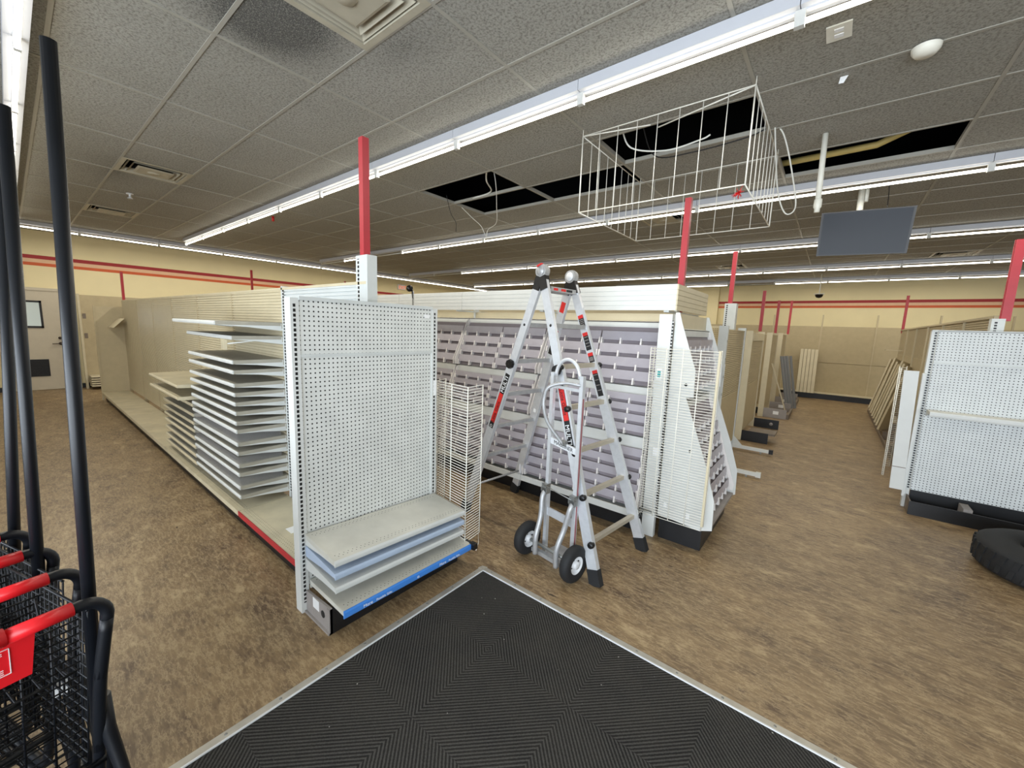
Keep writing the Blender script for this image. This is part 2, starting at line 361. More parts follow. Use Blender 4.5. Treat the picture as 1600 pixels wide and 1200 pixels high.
# ================================================================ entrance mat
mx0, mx1, my0, my1 = -1.735, 1.35, -2.2, 1.935
t = thing('entrance_mat', 'large charcoal ribbed entrance mat with metal edging on brown floor', 'mat', ((mx0+mx1)/2, 0, 0))
MB().box(mx0, mx1, my0, my1, 0, .007).build('carpet', M['carpet'], t)
def strip(p, q, inn):
    mb = MB(); p = Vector((*p, 0)); q = Vector((*q, 0)); n = Vector((*inn, 0)); w = .045
    mb.hexa([p-n*w, q-n*w, q, p, p-n*w+Vector((0, 0, .002)), q-n*w+Vector((0, 0, .002)), q+Vector((0, 0, .011)), p+Vector((0, 0, .011))])
    o = mb.build('edge_strip', M['galv'], t)
    dd = (q-p).normalized(); MB().beam(p+n*.003+Vector((0, 0, .008))+dd*(.045 if inn[1] else 0), q+n*.003+Vector((0, 0, .008))-dd*(.045 if inn[0] else 0), .007, .009).build('highlight_lip', M['hub'], o)  # pale bar standing in for the highlight along the strip's inner edge
    L = (q-p).length; k = int(L/.2)
    sc = MB()
    for i in range(k):
        c = p+(q-p)*((i+.5)/k)-n*w*.5; sc.lathe([(.001, .009), (.006, .0085), (.007, .004)], c, (0, 0, 1), 8)
    sc.build('screws', M['steel'], o)
strip((mx0, my0), (mx0, my1+.045), (1, 0)); strip((mx0-.045, my1), (mx1, my1), (0, -1))

# ================================================================ ceiling lights
def light_at(x0, x1, y, lit, label, group, along='x', z=3.225):
    L = (x1-x0); P = (lambda a, b, c: (a, b, c)) if along == 'x' else (lambda a, b, c: (b, a, c))
    cx = (x0+x1)/2; t = thing('strip_light', label, 'ceiling light', P(cx, y, z-.02), group)
    def bx(mb, a0, a1, b0, b1, z0, z1): p = P(a0, b0, z0); q = P(a1, b1, z1); return mb.box(p[0], q[0], p[1], q[1], p[2], q[2])
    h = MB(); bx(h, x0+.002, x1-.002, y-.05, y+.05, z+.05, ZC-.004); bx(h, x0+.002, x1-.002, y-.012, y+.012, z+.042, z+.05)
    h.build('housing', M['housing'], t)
    for s in (0, 1):
        a = x0 if s == 0 else x1-.022; k = MB(); bx(k, a, a+.022, y-.015, y+.015, z-.022, z+.05); k.build('lamp_socket', M['socket'], t)
    MB().tube([P(x0+.023, y, z), P(x1-.023, y, z)], .0125, 10).build('fluorescent_tube', M['tube' if lit else 'tube_off'], t)
    if lit:
        l = bpy.data.lights.get('tube_light')
        if not l: l = bpy.data.lights.new('tube_light', 'AREA'); l.shape = 'RECTANGLE'; l.size = 1.14; l.size_y = .022; l.energy = LAMP_W; l.color = (1.0, .95, .83)
        o = bpy.data.objects.new('tube_light', l); C.objects.link(o); o.parent = t; o.location = (0, 0, .0062)
        if along == 'y': o.rotation_euler = (0, 0, math.pi/2)
JX = lambda k: -.31-1.205*k
rows = [(.17, 2, 9, 'row above the black poles', set(), 'lights of the row above the poles'),
        (2.54, -1, 9, 'nearest long row past the air diffuser', set(), 'lights of the nearest long row'),
        (5.48, -2, 9, 'row behind the hanging wire cage', {8, 6}, 'lights of the row behind the wire cage'),
        (8.43, -3, 9, 'row behind the flat screen', {7, 8}, 'lights of the row behind the screen'),
        (11.45, -3, 9, 'row just beyond the flat screen row', set(), 'lights of the fourth row'),
        (13.85, -3, 5, 'last row before the back wall', {1}, 'lights of the row at the back wall')]
for y, ka, kb, desc, off, grp in rows:
    n = 0
    for k in range(ka, kb):
        n += 1; lit = k not in off
        light_at(JX(k+1), JX(k), y, lit, '%sstrip light from the right, %s, %s' % (ORD[n-1] if n > 1 else 'first ', 'lit' if lit else 'unlit', desc), grp)
for k in range(12):
    a = -.175+1.205*k
    light_at(a, a+1.205, -11.95, True, '%sstrip light from the door, in the row along the left wall' % (ORD[k] if k else 'first '), 'lights of the row along the left wall', 'y')

# ================================================================ vents and fittings in the ceiling
def diffuser(x0, y0, label, group=None, w=.61):
    x1, y1 = x0+w, y0+w; cx, cy = (x0+x1)/2, (y0+y1)/2; t = thing('air_diffuser', label, 'air vent', (cx, cy, ZC-.03), group)
    def ring(h0, z0, h1, z1, mb=None):
        mb = mb or MB(); c = [(-1, -1), (1, -1), (1, 1), (-1, 1)]
        for i in range(4):
            a = c[i]; b = c[(i+1) % 4]
            for e in (0, .004): mb.face([(cx+a[0]*h0, cy+a[1]*h0, z0+e), (cx+b[0]*h0, cy+b[1]*h0, z0+e), (cx+b[0]*h1, cy+b[1]*h1, z1+e), (cx+a[0]*h1, cy+a[1]*h1, z1+e)])
        return mb
    f = ring(.303, ZC-.007, .262, ZC-.007); ring(.303, ZC-.007, .303, ZC+.01, f); ring(.262, ZC-.007, .252, ZC+.03, f); f.build('frame', M['vent'], t)
    b = MB(); b.box(x0+.01, x1-.01, y0+.01, y1-.01, ZC+.12, ZC+.13)
    for a0, a1, b0, b1 in ((x0+.004, x0+.01, y0+.01, y1-.01), (x1-.01, x1-.004, y0+.01, y1-.01), (x0+.01, x1-.01, y0+.004, y0+.01), (x0+.01, x1-.01, y1-.01, y1-.004)): b.box(a0, a1, b0, b1, ZC+.018, ZC+.12)
    b.build('plenum_box', M['dark'], t)
    ring(.248, ZC-.004, .215, ZC+.03).build('vane', M['vent'], t); ring(.205, ZC-.010, .172, ZC+.024).build('vane', M['vent'], t)
    pl = ring(.158, ZC-.016, .140, ZC-.022); pl.face([(cx+a*.141, cy+b*.141, ZC-.022) for a, b in ((-1, -1), (1, -1), (1, 1), (-1, 1))])
    pl.lathe([(.001, -.031), (.05, -.031), (.058, -.022)], (cx, cy, ZC), (0, 0, 1), 20).build('centre_plate', M['vent'], t)
    return t
diffuser(-2.43, .90, 'square stepped air diffuser with grimy surround at the top edge of the photo')
G_ = 'stepped ceiling diffusers farther off'
diffuser(-6.70, .90, 'grimy stepped air diffuser nearest the black poles, left of the red pole', G_); diffuser(-9.74, .90, 'farther stepped air diffuser near the left wall, above the door', G_)
diffuser(-2.43, 5.78, 'stepped air diffuser seen through the lower part of the wire cage', G_); diffuser(-2.43, 10.66, 'stepped air diffuser beside the second red pole behind the bin rack', G_); diffuser(1.23, 10.66, 'stepped air diffuser to the right of the flat screen', G_)
diffuser(-7.31, 11.27, 'distant stepped air diffuser seen just left of the ladder top', G_)
solo(MB().lathe([(.001, -.045), (.045, -.042), (.062, -.02), (.065, -.001)], (.214, 3.342, ZC-.006), (0, 0, 1), 20), 'smoke_detector', M['conduit'], 'round white smoke detector on the ceiling at upper right', 'smoke detector')
t = thing('ceiling_outlet', 'square white outlet plate on the ceiling beside the nearest light row', 'outlet', (-.17, 2.93, ZC-.006))
MB().box(-.225, -.115, 2.86, 3.0, ZC-.008, ZC-.001).build('cover_plate', M['conduit'], t)
for yy in (2.905, 2.955): MB().box(-.19, -.15, yy-.014, yy+.014, ZC-.011, ZC-.008).build('socket', M['label'], t)
solo(MB().hexa([(-.165, 3.395, ZC-.05), (-.14, 3.4, ZC-.05), (-.14, 3.402, ZC-.05), (-.165, 3.397, ZC-.05), (-.16, 3.41, ZC-.006), (-.12, 3.41, ZC-.006), (-.12, 3.412, ZC-.006), (-.16, 3.412, ZC-.006)]), 'paper_tag', M['label'], 'small white paper tag hanging from the ceiling below the outlet plate', 'tag')
t = thing('sprinkler_head', 'small chrome sprinkler head on the ceiling between the two left vents', 'sprinkler', (-7.83, 1.2, ZC-.09))
MB().lathe([(.04, -.001), (.04, -.008), (.012, -.012), (.012, -.05), (.03, -.06), (.03, -.064), (.001, -.064)], (-7.83, 1.2, ZC), (0, 0, 1), 12).build('body', M['hub'], t)
MB().lathe([(.001, -.068), (.028, -.068), (.028, -.072), (.001, -.072)], (-7.83, 1.2, ZC), (0, 0, 1), 12).build('deflector', M['steel'], t)
solo(MB().tube([(-7.3, 2.82, ZC-.006), (-7.3, 2.82, ZC-.08)], .02, 8), 'ceiling_hook', M['redtinsel'], 'tiny red hanger on the ceiling beside the nearest long light row', 'hook')

# hanging wire cage
t = thing('wire_cage', 'square white wire cage hanging from the ceiling below an open tile', 'wire cage', (-1.195, 3.73, 2.69))
X0, X1, Y0, Y1, Z0, Z1 = -1.815, -.575, 3.11, 4.37, 2.69, 3.29
def cage_side(p, q):
    p = Vector(p); q = Vector(q); mb = MB()
    for z in (Z0, Z1): mb.wire((p.x, p.y, z), (q.x, q.y, z), .0045, n=5)
    for i in range(8):
        c = p.lerp(q, i/8); mb.wire((c.x, c.y, Z0), (c.x, c.y, Z1), .0032 if 0 < i < 8 else .0055, n=5)
    return mb.build('wire_side', M['wire'], t)
cage_side((X0, Y0), (X1, Y0)) if False else None
for a, b in (((X0, Y0, 0), (X1, Y0, 0)), ((X1, Y0, 0), (X1, Y1, 0)), ((X1, Y1, 0), (X0, Y1, 0)), ((X0, Y1, 0), (X0, Y0, 0))): cage_side(a, b)
for x in (X0, X1):
    for y in (Y0, Y1): MB().wire((x, y, Z1), (x, y, ZC-.004), .003).build('hanger', M['wire'], t)
MB().tube([(X0, Y0, Z1), (-1.28, 3.19, 3.27)], .005, 6).build('loose_rod', M['wire'], t); MB().tube([(X1, Y0, Z1), (-1.26, 3.3, 3.29)], .005, 6).build('loose_rod', M['wire'], t)
# tinsel bow, cables
mb = MB(); c = Vector((-.62, 3.18, 2.665))
for i in range(26):
    d = Vector((random.uniform(-1, 1), random.uniform(-1, 1), random.uniform(-1.3, .6))).normalized(); mb.tube([c, c+d*random.uniform(.02, .05)], [.004, .0015], 4)
solo(mb, 'tinsel_bow', M['redtinsel'], 'tiny red tinsel bow hanging from the wire cage corner', 'decoration')
def bez(pts, n=8):
    pts = [Vector(p) for p in pts]; P = [pts[0]*2-pts[1]]+pts+[pts[-1]*2-pts[-2]]; out = []
    for i in range(1, len(P)-2):
        a, b, c, d = P[i-1:i+3]
        for k in range(n):
            u = k/n; out.append(.5*((2*b)+(c-a)*u+(2*a-5*b+4*c-d)*u*u+(3*b-a-3*c+d)*u**3))
    out.append(pts[-1]); return out
def cable(pts, r, mt, label): return solo(MB().tube(bez(pts), r, 6), 'hanging_cable', mt, label, 'cable', 'loose cables at the ceiling openings')
cable([(-1.62, 3.40, 3.42), (-1.58, 3.55, 3.3), (-1.3, 3.62, 3.24), (-1.02, 3.6, 3.25), (-.95, 3.6, 3.27)], .007, M['cable'], 'thick white cable drooping through the open tile above the wire cage')
cable([(-1.45, 3.42, 3.42), (-1.42, 3.7, 3.25), (-1.15, 3.85, 3.27), (-.75, 3.88, 3.3), (-.62, 3.9, 3.34)], .005, M['dcable'], 'thin black cable sagging along the open tile above the wire cage')
cable([(-.6, 3.9, 3.40), (-.50, 4.0, 3.3), (-.42, 4.25, 3.0), (-.40, 4.4, 2.83), (-.47, 4.42, 2.80), (-.53, 4.3, 2.95), (-.55, 4.05, 3.2), (-.56, 3.9, 3.38)], .006, M['cable'], 'white cable loop hanging at the right side of the wire cage')
cable([(-3.1, 3.42, 3.45), (-3.2, 3.6, 3.3), (-3.4, 3.85, 3.16), (-3.62, 4.1, 3.05), (-3.9, 4.25, 3.03), (-3.98, 4.3, 2.96), (-4.06, 4.28, 3.1), (-4.2, 4.25, 3.22), (-4.27, 4.1, 3.34)], .0045, M['cable'], 'thin white cable looping below the large double ceiling opening')
cable([(-4.2, 3.75, 3.40), (-4.22, 3.85, 3.2), (-4.17, 3.9, 3.08), (-4.22, 3.95, 2.98)], .004, M['dcable'], 'short dark wire dangling at the left of the double ceiling opening')
cable([(-3.12, 3.36, 3.45), (-3.35, 3.6, 3.38), (-3.55, 3.9, 3.37), (-3.9, 3.94, 3.36)], .009, M['cable'], 'grey flex crossing the large double ceiling opening')
solo(MB().tube([(-.75, 5.0, 3.43), (.1, 5.02, 3.45), (.8, 4.72, 3.62)], .03, 8), 'ceiling_pipe', M['yellowpipe'], 'yellow tan pipe above the long ceiling opening near the screen', 'pipe')
solo(MB().tube([(-.75, 4.66, 3.5), (.3, 4.8, 3.7)], .012, 6), 'conduit', M['alu2'], 'thin grey conduit inside the long ceiling opening near the screen', 'pipe')
t = thing('hanging_pipe', 'white plastic pipe hanging from the ceiling left of the screen', 'pipe', (-.235, 4.25, 2.72))
MB().tube([(-.235, 4.25, 2.80), (-.245, 4.25, ZC-.004)], .021, 10).build('pipe', M['conduit'], t)
MB().lathe([(.001, .0), (.02, 0), (.02, .03), (.028, .04), (.028, .10), (.022, .105)], (-.234, 4.25, 2.735), (0, 0, 1), 12).build('coupling', M['conduit'], t)

# television on its ceiling pole
TV = t = thing('television', 'black flat screen television hanging from a white ceiling pole', 'television', (.105, 5.8, 2.62))
A = [(-.268, 5.76, 2.625), (.472, 5.76, 2.597), (.488, 5.70, 3.04), (-.265, 5.70, 3.073)]
pc = [Vector(p) for p in A]; nrm = (pc[1]-pc[0]).cross(pc[3]-pc[0]).normalized()
if nrm.y > 0: nrm = -nrm
MB().hexa([p-nrm*.045 for p in pc]+[p for p in pc]).build('body', M['plastic'], t)
ctr = sum(pc, Vector())/4
sc = [ctr+(p-ctr)*.95+nrm*.001 for p in pc]
MB().hexa([p-nrm*.0008 for p in sc]+sc).build('screen', M['screen'], t)
MB().tube([(.055, 5.87, 2.95), (.05, 5.93, ZC-.004)], .03, 10).build('ceiling_pole', M['conduit'], t)
MB().box(.0, .11, 5.8, 5.9, 2.86, 2.98).build('bracket', M['plastic'], t)
solo(MB().tube([(.09, 5.96, ZC-.004), (.09, 5.96, 3.2)], .025, 8), 'pole_stub', M['conduit'], 'short white pole stub on the ceiling behind the television pole', 'pipe')
MB().tube(bez([(.26, 5.86, ZC-.003), (.27, 5.85, 3.2), (.27, 5.79, 3.08)]), .004, 5).build('power_cord', M['dcable'], TV)
# small things on the far walls
t = thing('dome_camera', 'black dome camera on a thin white drop pole before the back wall', 'security camera', (-.43, 13.0, 2.72))
MB().tube([(-.43, 13, 2.86), (-.43, 13, ZC-.004)], .012, 8).build('drop_pole', M['conduit'], t)
MB().lathe([(.001, .03), (.11, .02), (.11, 0), (.085, -.002)], (-.43, 13, 2.83), (0, 0, 1), 18).build('shroud', M['conduit'], t)
MB().lathe([(.085, 0), (.08, -.04), (.055, -.075), (.001, -.09)], (-.43, 13, 2.828), (0, 0, 1), 18).build('dome', M['camdome'], t)
t = thing('exit_sign', 'small red exit sign on the far left wall behind the shelving', 'exit sign', (XL+.04, 9.6, 2.98))
MB().box(XL+.005, XL+.06, 9.38, 9.71, 2.99, 3.18).build('case', M['label'], t)
text('EXIT', (XL+.062, 9.40, 3.02), (0, 1, 0), (0, 0, 1), .17, 'letters', M['exit'], t, .004)
# ================================================================ shelving helpers
SL = slot_mat('slotted_upright_face', (206, 208, 206)); SLT = slot_mat('slotted_upright_face_tan', (196, 184, 156))
def slats(fn, a0, a1, z0, z1, pitch=.0254, gap=.009, th=.014):      # grooved wall panel; fn(a, depth, z) -> point
    mb = MB(); z = z0; b = lambda A0, A1, D0, D1, zz0, zz1, mi=0: mb.hexa([fn(A0, D0, zz0), fn(A1, D0, zz0), fn(A1, D1, zz0), fn(A0, D1, zz0), fn(A0, D0, zz1), fn(A1, D0, zz1), fn(A1, D1, zz1), fn(A0, D1, zz1)], mi)
    b(a0, a1, -.016, -.010, z0, z1)
    while z < z1-.004:
        b(a0, a1, -.010, .002, z, min(z+pitch-gap, z1)); z += pitch
    return mb
def flat(fn, a0, a1, d0, d1, z0, z1, mb=None):
    mb = mb or MB()
    return mb.hexa([fn(a0, d0, z0), fn(a1, d0, z0), fn(a1, d1, z0), fn(a0, d1, z0), fn(a0, d0, z1), fn(a1, d0, z1), fn(a1, d1, z1), fn(a0, d1, z1)])
# fn maps (a = along the run, d = out from the panel face, z)
def shelf(par, fn, a0, a1, D, z, pitch=0.0, roll=0.0, mtl=None, lipm=None, holes=False, lip=.03, name='shelf', bracket=True, topm=None):
    f = lambda a, d, zz: fn(a, d, zz - pitch*d - roll*(a-a0))
    mtl = mtl or M['white']; e = .003
    mb = MB(); flat(f, a0+e, a1-e, .008, D, z-.006, z, mb)
    flat(f, a0+e, a1-e, .008, .014, z-.05, z-.006, mb)
    for a in (a0+e, a1-e-.003): flat(f, a, a+.003, .02, D, z-.028, z-.006, mb)
    o = mb.build(name, topm or mtl, par)
    l = MB(); l.prism([(D, -lip+.001), (D+.006, -lip+.001), (D+.009, -lip*.7), (D+.009, -.010), (D+.004, 0.0), (D, 0.0)], lambda p, q, s: f(a0+e if s == 0 else a1-e, p, z+q))
    l.build('price_rail', lipm or mtl, o)
    if bracket:
        for a in (a0+e+.001, a1-e-.004):
            k = MB(); k.prism([(.004, -.066), (.03, -.066), (D*.55, -.042), (D-.012, -.03), (D-.012, -.008), (.004, -.008)], lambda p, q, s: f(a+.0032*s, p, z+q))
            k.build('shelf_bracket', mtl, o)
    if holes:
        n = int((a1-a0-.06)/.0254); h = None
        for dd in (.035, .05, D-.045, D-.028):
            if h and dd == D-.045: h.build('perforations', M['dark'], o); h = None
            h = h or MB()
            for i in range(n):
                a = a0+.03+(i+(.5 if dd in (.05, D-.028) else 0))*.0254
                h.face([f(a+.0028*math.cos(t*math.pi/3), dd+.0028*math.sin(t*math.pi/3), z+.0005) for t in range(6)])
        h.build('perforations', M['dark'], o)
    return o
def slot_column(par, fn, a, d, z0, z1, w=.010, m=None, name='slot_strip'):
    return flat(fn, a-w/2, a+w/2, d, d+.0008, z0, z1).build(name, m or SL, par)

# ================================================================ left shelving run (faces the left aisle, panel face at y = 1.435)
YG = 1.435
GL = thing('shelving_run', 'long low cream shelving run on the left with stacks of close-set shelves', 'shelving', (-6.7, 1.45, 0))
fl = lambda a, d, z: (a, YG-d, z)
seam = [-2.4, -3.6, -4.815, -6.03, -7.245, -8.46, -9.675, -11.08]
TOP = 1.94
for i in range(7):
    a1, a0 = seam[i], seam[i+1]
    slats(fl, a0+.012, a1-.012, .2, TOP).build('slat_panel', M['cream'] if i else M['grey_white'], GL)
    # deck and kick plate
    dk = flat(fl, a0+.004, a1-.004, .01, .40, .135, .15).build('base_deck', M['deck'], GL)
    flat(fl, a0+.004, a1-.004, .40, .406, .11, .152).build('price_rail', M['redstrip'] if i == 0 else M['deck'], dk)
    hh = MB()
    if i < 3:
        for dd in (.33, .35, .37):
            for j in range(46):
                a = a0+.03+j*.0254; hh.face([(a+.0028*math.cos(t*math.pi/3), YG-dd+.0028*math.sin(t*math.pi/3), .1506) for t in range(6)])
        hh.build('perforations', M['dark'], dk)
    flat(fl, a0+.004, a1-.004, .345, .36, 0, .134).build('kick_plate', M['black'], GL)
for a in seam[1:]:
    MB().box(a-.011, a+.011, YG-.002 if a < -3.7 else YG-.006, YG+.05, 0, TOP+(.005 if a < -3.7 else .03)).build('upright', M['tan_side'] if a < -3.7 else M['grey_white'], GL)
slot_column(GL, fl, seam[1]-.0005+.03, .0065, .2, TOP, .02)
MB().box(-11.1, -2.34, YG-.006, YG+.05, TOP, TOP+.018).build('top_rail', M['cream'], GL)
# back face of the run
MB().box(-11.08, -2.4, YG+.05, YG+.062, .16, TOP).build('rear_panel', M['tan_side'], GL)
# far end panel that closes the run, with an empty sign holder
MB().box(-11.1, -11.08, 1.04, YG, .15, 1.82).box(-11.11, -11.07, 1.025, 1.05, 0, 1.83).build('end_panel', M['tan'], GL)
MB().hexa([(-11.05, 1.2, 1.42), (-10.7, 1.24, 1.42), (-10.7, 1.40, 1.60), (-11.05, 1.36, 1.60), (-11.05, 1.2, 1.425), (-10.7, 1.24, 1.425), (-10.7, 1.40, 1.605), (-11.05, 1.36, 1.605)]).build('tilted_tray', M['cream'], GL)
# the two stacks of shelves
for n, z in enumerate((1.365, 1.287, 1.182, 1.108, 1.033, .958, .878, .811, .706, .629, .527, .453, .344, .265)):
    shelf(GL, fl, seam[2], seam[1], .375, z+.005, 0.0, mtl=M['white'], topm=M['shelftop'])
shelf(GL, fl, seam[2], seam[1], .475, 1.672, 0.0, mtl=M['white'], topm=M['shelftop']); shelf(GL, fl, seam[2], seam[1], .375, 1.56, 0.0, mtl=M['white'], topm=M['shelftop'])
for n, z in enumerate((1.043, .925)): shelf(GL, fl, seam[3], seam[2], .48, z, mtl=M['cream'], topm=M['deck'])
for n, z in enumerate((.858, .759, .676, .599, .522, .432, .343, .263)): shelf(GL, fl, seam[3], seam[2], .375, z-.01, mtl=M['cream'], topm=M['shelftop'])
for n, (z, w) in enumerate(((.706, .075), (.527, .06), (.344, .07))):      # clear fences standing on three shelves
    mb = MB(); flat(fl, seam[2]+.02, seam[1]-.02, .372, .374, z+.006, z+w, mb); flat(fl, seam[1]-.022, seam[1]-.02, .05, .372, z+.006, z+w, mb)
    mb.build('clear_fence', M['clear'], GL)
# scanning hook bar with tag holder
hk = MB().tube([(seam[1]-.04, YG-.01, 1.545), (seam[1]-.02, YG-.40, 1.50)], .005, 6).build('bar', M['white'], GL)
MB().box(seam[1]-.06, seam[1]-.055, YG-.43, YG-.405, 1.46, 1.535).box(seam[1]-.02, seam[1]-.015, YG-.43, YG-.405, 1.455, 1.53).build('tag_holder', M['cream'], hk)
solo(MB().box(-3.03, -2.93, 1.16, 1.22, .1515, .153), 'paper_scrap', M['label'], 'small scrap of white paper lying on the dusty base deck', 'paper')
# taller end post with red pole
def sign_pole(x, y, z0, z1, label, s=.05, post=None):
    t = thing('sign_pole', label, 'pole', (x, y, z0), 'red poles standing on the shelving')
    if post:
        MB().box(*post).build('post', M['grey_white'], t)
        flat(lambda a, d, z: (post[0]+.02+a, post[2]-d, z), 0, .018, 0, .001, post[4]+.02, post[5]-.02).build('slot_strip', SL, t)
    MB().box(x-s/2, x+s/2, y-s/2, y+s/2, z0, z1).box(x-s/2-.004, x-s/2, y-.006, y+.006, z0+.02, z1).build('red_pole', M['redpole'], t)
sign_pole(-2.395, 1.46, 2.12, 2.82, 'tall red pole on a white slotted post above the near pegboard', .045, (-2.455, -2.325, 1.43, 1.50, 1.5, 2.12))
sign_pole(-1.11, 3.75, 1.8, 2.857, 'tall red pole rising behind the header board of the bin rack', .05)
sign_pole(-1.15, 6.12, 2.12, 2.81, 'red pole on a slotted post just right of the header board end', .05, (-1.2, -1.06, 6.05, 6.17, 1.75, 2.13))
sign_pole(-1.05, 8.4, 1.80, 2.51, 'third red pole back from the bin rack', .045); sign_pole(-1.05, 10.8, 1.8, 2.52, 'fourth red pole back from the bin rack', .045); sign_pole(-.95, 12.6, 1.8, 2.65, 'fifth and farthest red pole back from the bin rack', .045)
sign_pole(-11.1, 1.47, 1.80, 2.51, 'red pole at the far left end of the shelving run near the door', .04)
sign_pole(-11.1, 3.75, 1.8, 2.84, 'red pole before the left wall, above the far cream slat panels', .04, (-11.14, -11.06, 3.72, 3.78, 0, 1.8))
sign_pole(-11.1, 6.12, 1.8, 2.84, 'thin red pole just left of the white slotted post, at the left wall', .04, (-11.14, -11.06, 6.09, 6.15, 0, 1.8))
sign_pole(1.2, 12.8, 1.9, 2.75, 'distant red pole at the far end of the right shelving run', .045); sign_pole(1.215, 5.80, 1.93, 2.66, 'red pole above the right pegboard at the right edge of the photo', .06, (1.13, 1.215, 5.76, 5.84, 1.5, 1.95))

# ================================================================ near pegboard end display (faces +x)
XE = -2.24
EP = thing('pegboard_endcap', 'white pegboard end display with four low shelves beside the entrance mat', 'shelving', (-2.1, 1.43, 0))
fe = lambda a, d, z: (XE+d, a, z)
PEG = peg_mat('white_pegboard', (212, 214, 210), 1, .987-1.43, 1.50)
for y0, y1 in ((.928, .973), (1.885, 1.93)):
    u = MB().box(XE-.07, XE, y0, y1, 0, 1.815).build('upright', M['white'], EP)
    slot_column(u, fe, (y0+y1)/2-.002, 0, .06, 1.79, .013)
pp = MB().box(XE-.035, XE-.004, .973, 1.885, 1.505, 1.812).box(XE-.035, XE-.008, .973, 1.885, .16, 1.503)
pp.build('peg_panel', PEG, EP)
MB().box(XE-.05, XE+.004, .973, 1.885, 1.806, 1.826).box(XE-.03, XE-.001, .973, 1.885, 1.499, 1.516).build('panel_rail', M['grey_white'], EP)
MB().box(XE-.0035, XE-.002, 1.815, 1.862, 1.745, 1.77).build('label_sticker', M['label'], EP)
MB().box(XE, XE+.002, 1.90, 1.925, 1.19, 1.30).build('label_sticker', M['label'], EP)
MB().box(XE-.09, XE-.07, .95, 1.9, .15, 1.80).build('rear_panel', M['grey_white'], EP)
shelf(EP, fe, .955, 1.91, .335, .488, .10, .050, holes=True, topm=M['deckw'], mtl=M['white'], lip=.034)
shelf(EP, fe, .955, 1.905, .335, .418, .10, .048, mtl=M['bluegrey'], lip=.036)
shelf(EP, fe, .955, 1.905, .335, .338, .10, .042, mtl=M['white'], lip=.034)
dk = shelf(EP, fe, .972, 1.935, .385, .196, .03, .022, holes=True, topm=M['deckw'], mtl=M['white'], lipm=M['blue'], lip=.044, name='base_deck', bracket=False)
fd = lambda a, d, z: fe(a, d, z-.03*d-.022*(a-.972))
def decktext(a, s, w, nm): text(s, Vector(fd(a, .3958, .196-.034)), (Vector(fd(a+.1, .3958, .16))-Vector(fd(a, .3958, .16))), (0, 0, 1), w, nm, M['label'], dk, .0008)
decktext(1.085, 'More', .026, 'lettering'); decktext(1.165, 'Possible Gifts', .019, 'lettering'); decktext(1.63, 'More', .026, 'lettering'); decktext(1.71, 'Possible Gifts', .019, 'lettering'); decktext(1.45, 'o', .03, 'lettering')
MB().box(fd(1.93, .37, 0)[0], XE+.42, 1.925, 1.965, .125, .165).tube([(XE+.03, 1.945, .17), (XE+.40, 1.945, .15)], .014, 8).build('corner_guard', M['plastic'], EP)
for y0, y1 in ((.955, .968), (1.89, 1.903)):
    b = MB().prism([(XE-.0, 0), (XE+.28, 0), (XE+.28, .155), (XE-.0, .135)], lambda a, z, s: (a, y0 if s == 0 else y1, z))
    b.box(XE, XE+.28, y0-.012, y1, 0, .012).box(XE+.255, XE+.28, y0-.006, y1, 0, .15)
    o = b.build('base_bracket', M['shoe'], EP)
    if y0 < 1.2:
        MB().lathe([(.001, 0), (.021, 0), (.021, .002), (.001, .002)], (XE+.20, y0-.002, .085), (0, 1, 0), 16).build('bracket_hole', M['dark'], o)
        MB().box(XE+.085, XE+.155, y0-.0015, y0, .075, .135).build('label_sticker', M['label'], o)
MB().box(XE+.27, XE+.282, .968, 1.9, .002, .15).build('kick_plate', M['black'], EP)
# wire side panels: grids hooked on the display ends
def wire_panel(name, label, pts, z0, z1, nv, pitch, ends=True, r=.0027, bar=None):
    t = thing(name, label, 'wire panel', (pts[1][0], pts[1][1], z0), None); mb = MB(); P = [Vector((*p, 0)) for p in pts]
    n = int((z1-z0)/pitch)
    for i in range(n+1):
        z = z0+i*pitch; mb.tube([(p.x, p.y, z) for p in P], r, 4, caps=False)
    mb.build('cross_wires', M['wire'], t); v = MB()
    for p in (P[0], P[-1]): v.wire((p.x, p.y, z0), (p.x, p.y, z1), r*1.5, n=5)
    for i in range(nv):
        c = P[1].lerp(P[-2], i/(nv-1)); v.wire((c.x, c.y, z0), (c.x, c.y, z1), r*1.5, n=5)
    v.build('upright_wires', M['wire'], t)
    return t
wp = wire_panel('wire_grid', 'white wire grid panel hooked on the side of the near pegboard end', [(-2.33, 2.10), (-2.275, 1.965), (-1.90, 1.915), (-1.925, 2.09)], .16, 1.29, 3, .0205)
MB().tube([(-1.90, 1.925, .16), (-1.925, 2.08, .16), (-1.90, 2.06, .1), (-1.84, 1.97, .1)], .003, 5).build('lower_hook', M['wire'], wp)
t = thing('clip_rod', 'thin rod with a round black clip above the near pegboard top', 'sign holder', (-2.61, 2.0, 0))
MB().tube([(-2.61, 2.0, 0.0), (-2.61, 2.0, 1.955)], .008, 6).lathe([(.001, .012), (.11, .008), (.115, 0)], (-2.61, 2.0, 0), (0, 0, 1), 20).build('rod', M['steel'], t)
MB().lathe([(.001, -.02), (.024, -.018), (.026, .012), (.001, .016)], (-2.635, 1.985, 1.975), (.8, -.6, 0), 14).tube([(-2.61, 2, 1.9), (-2.615, 1.995, 1.965)], .008, 6).build('round_clip', M['camdome'], t)

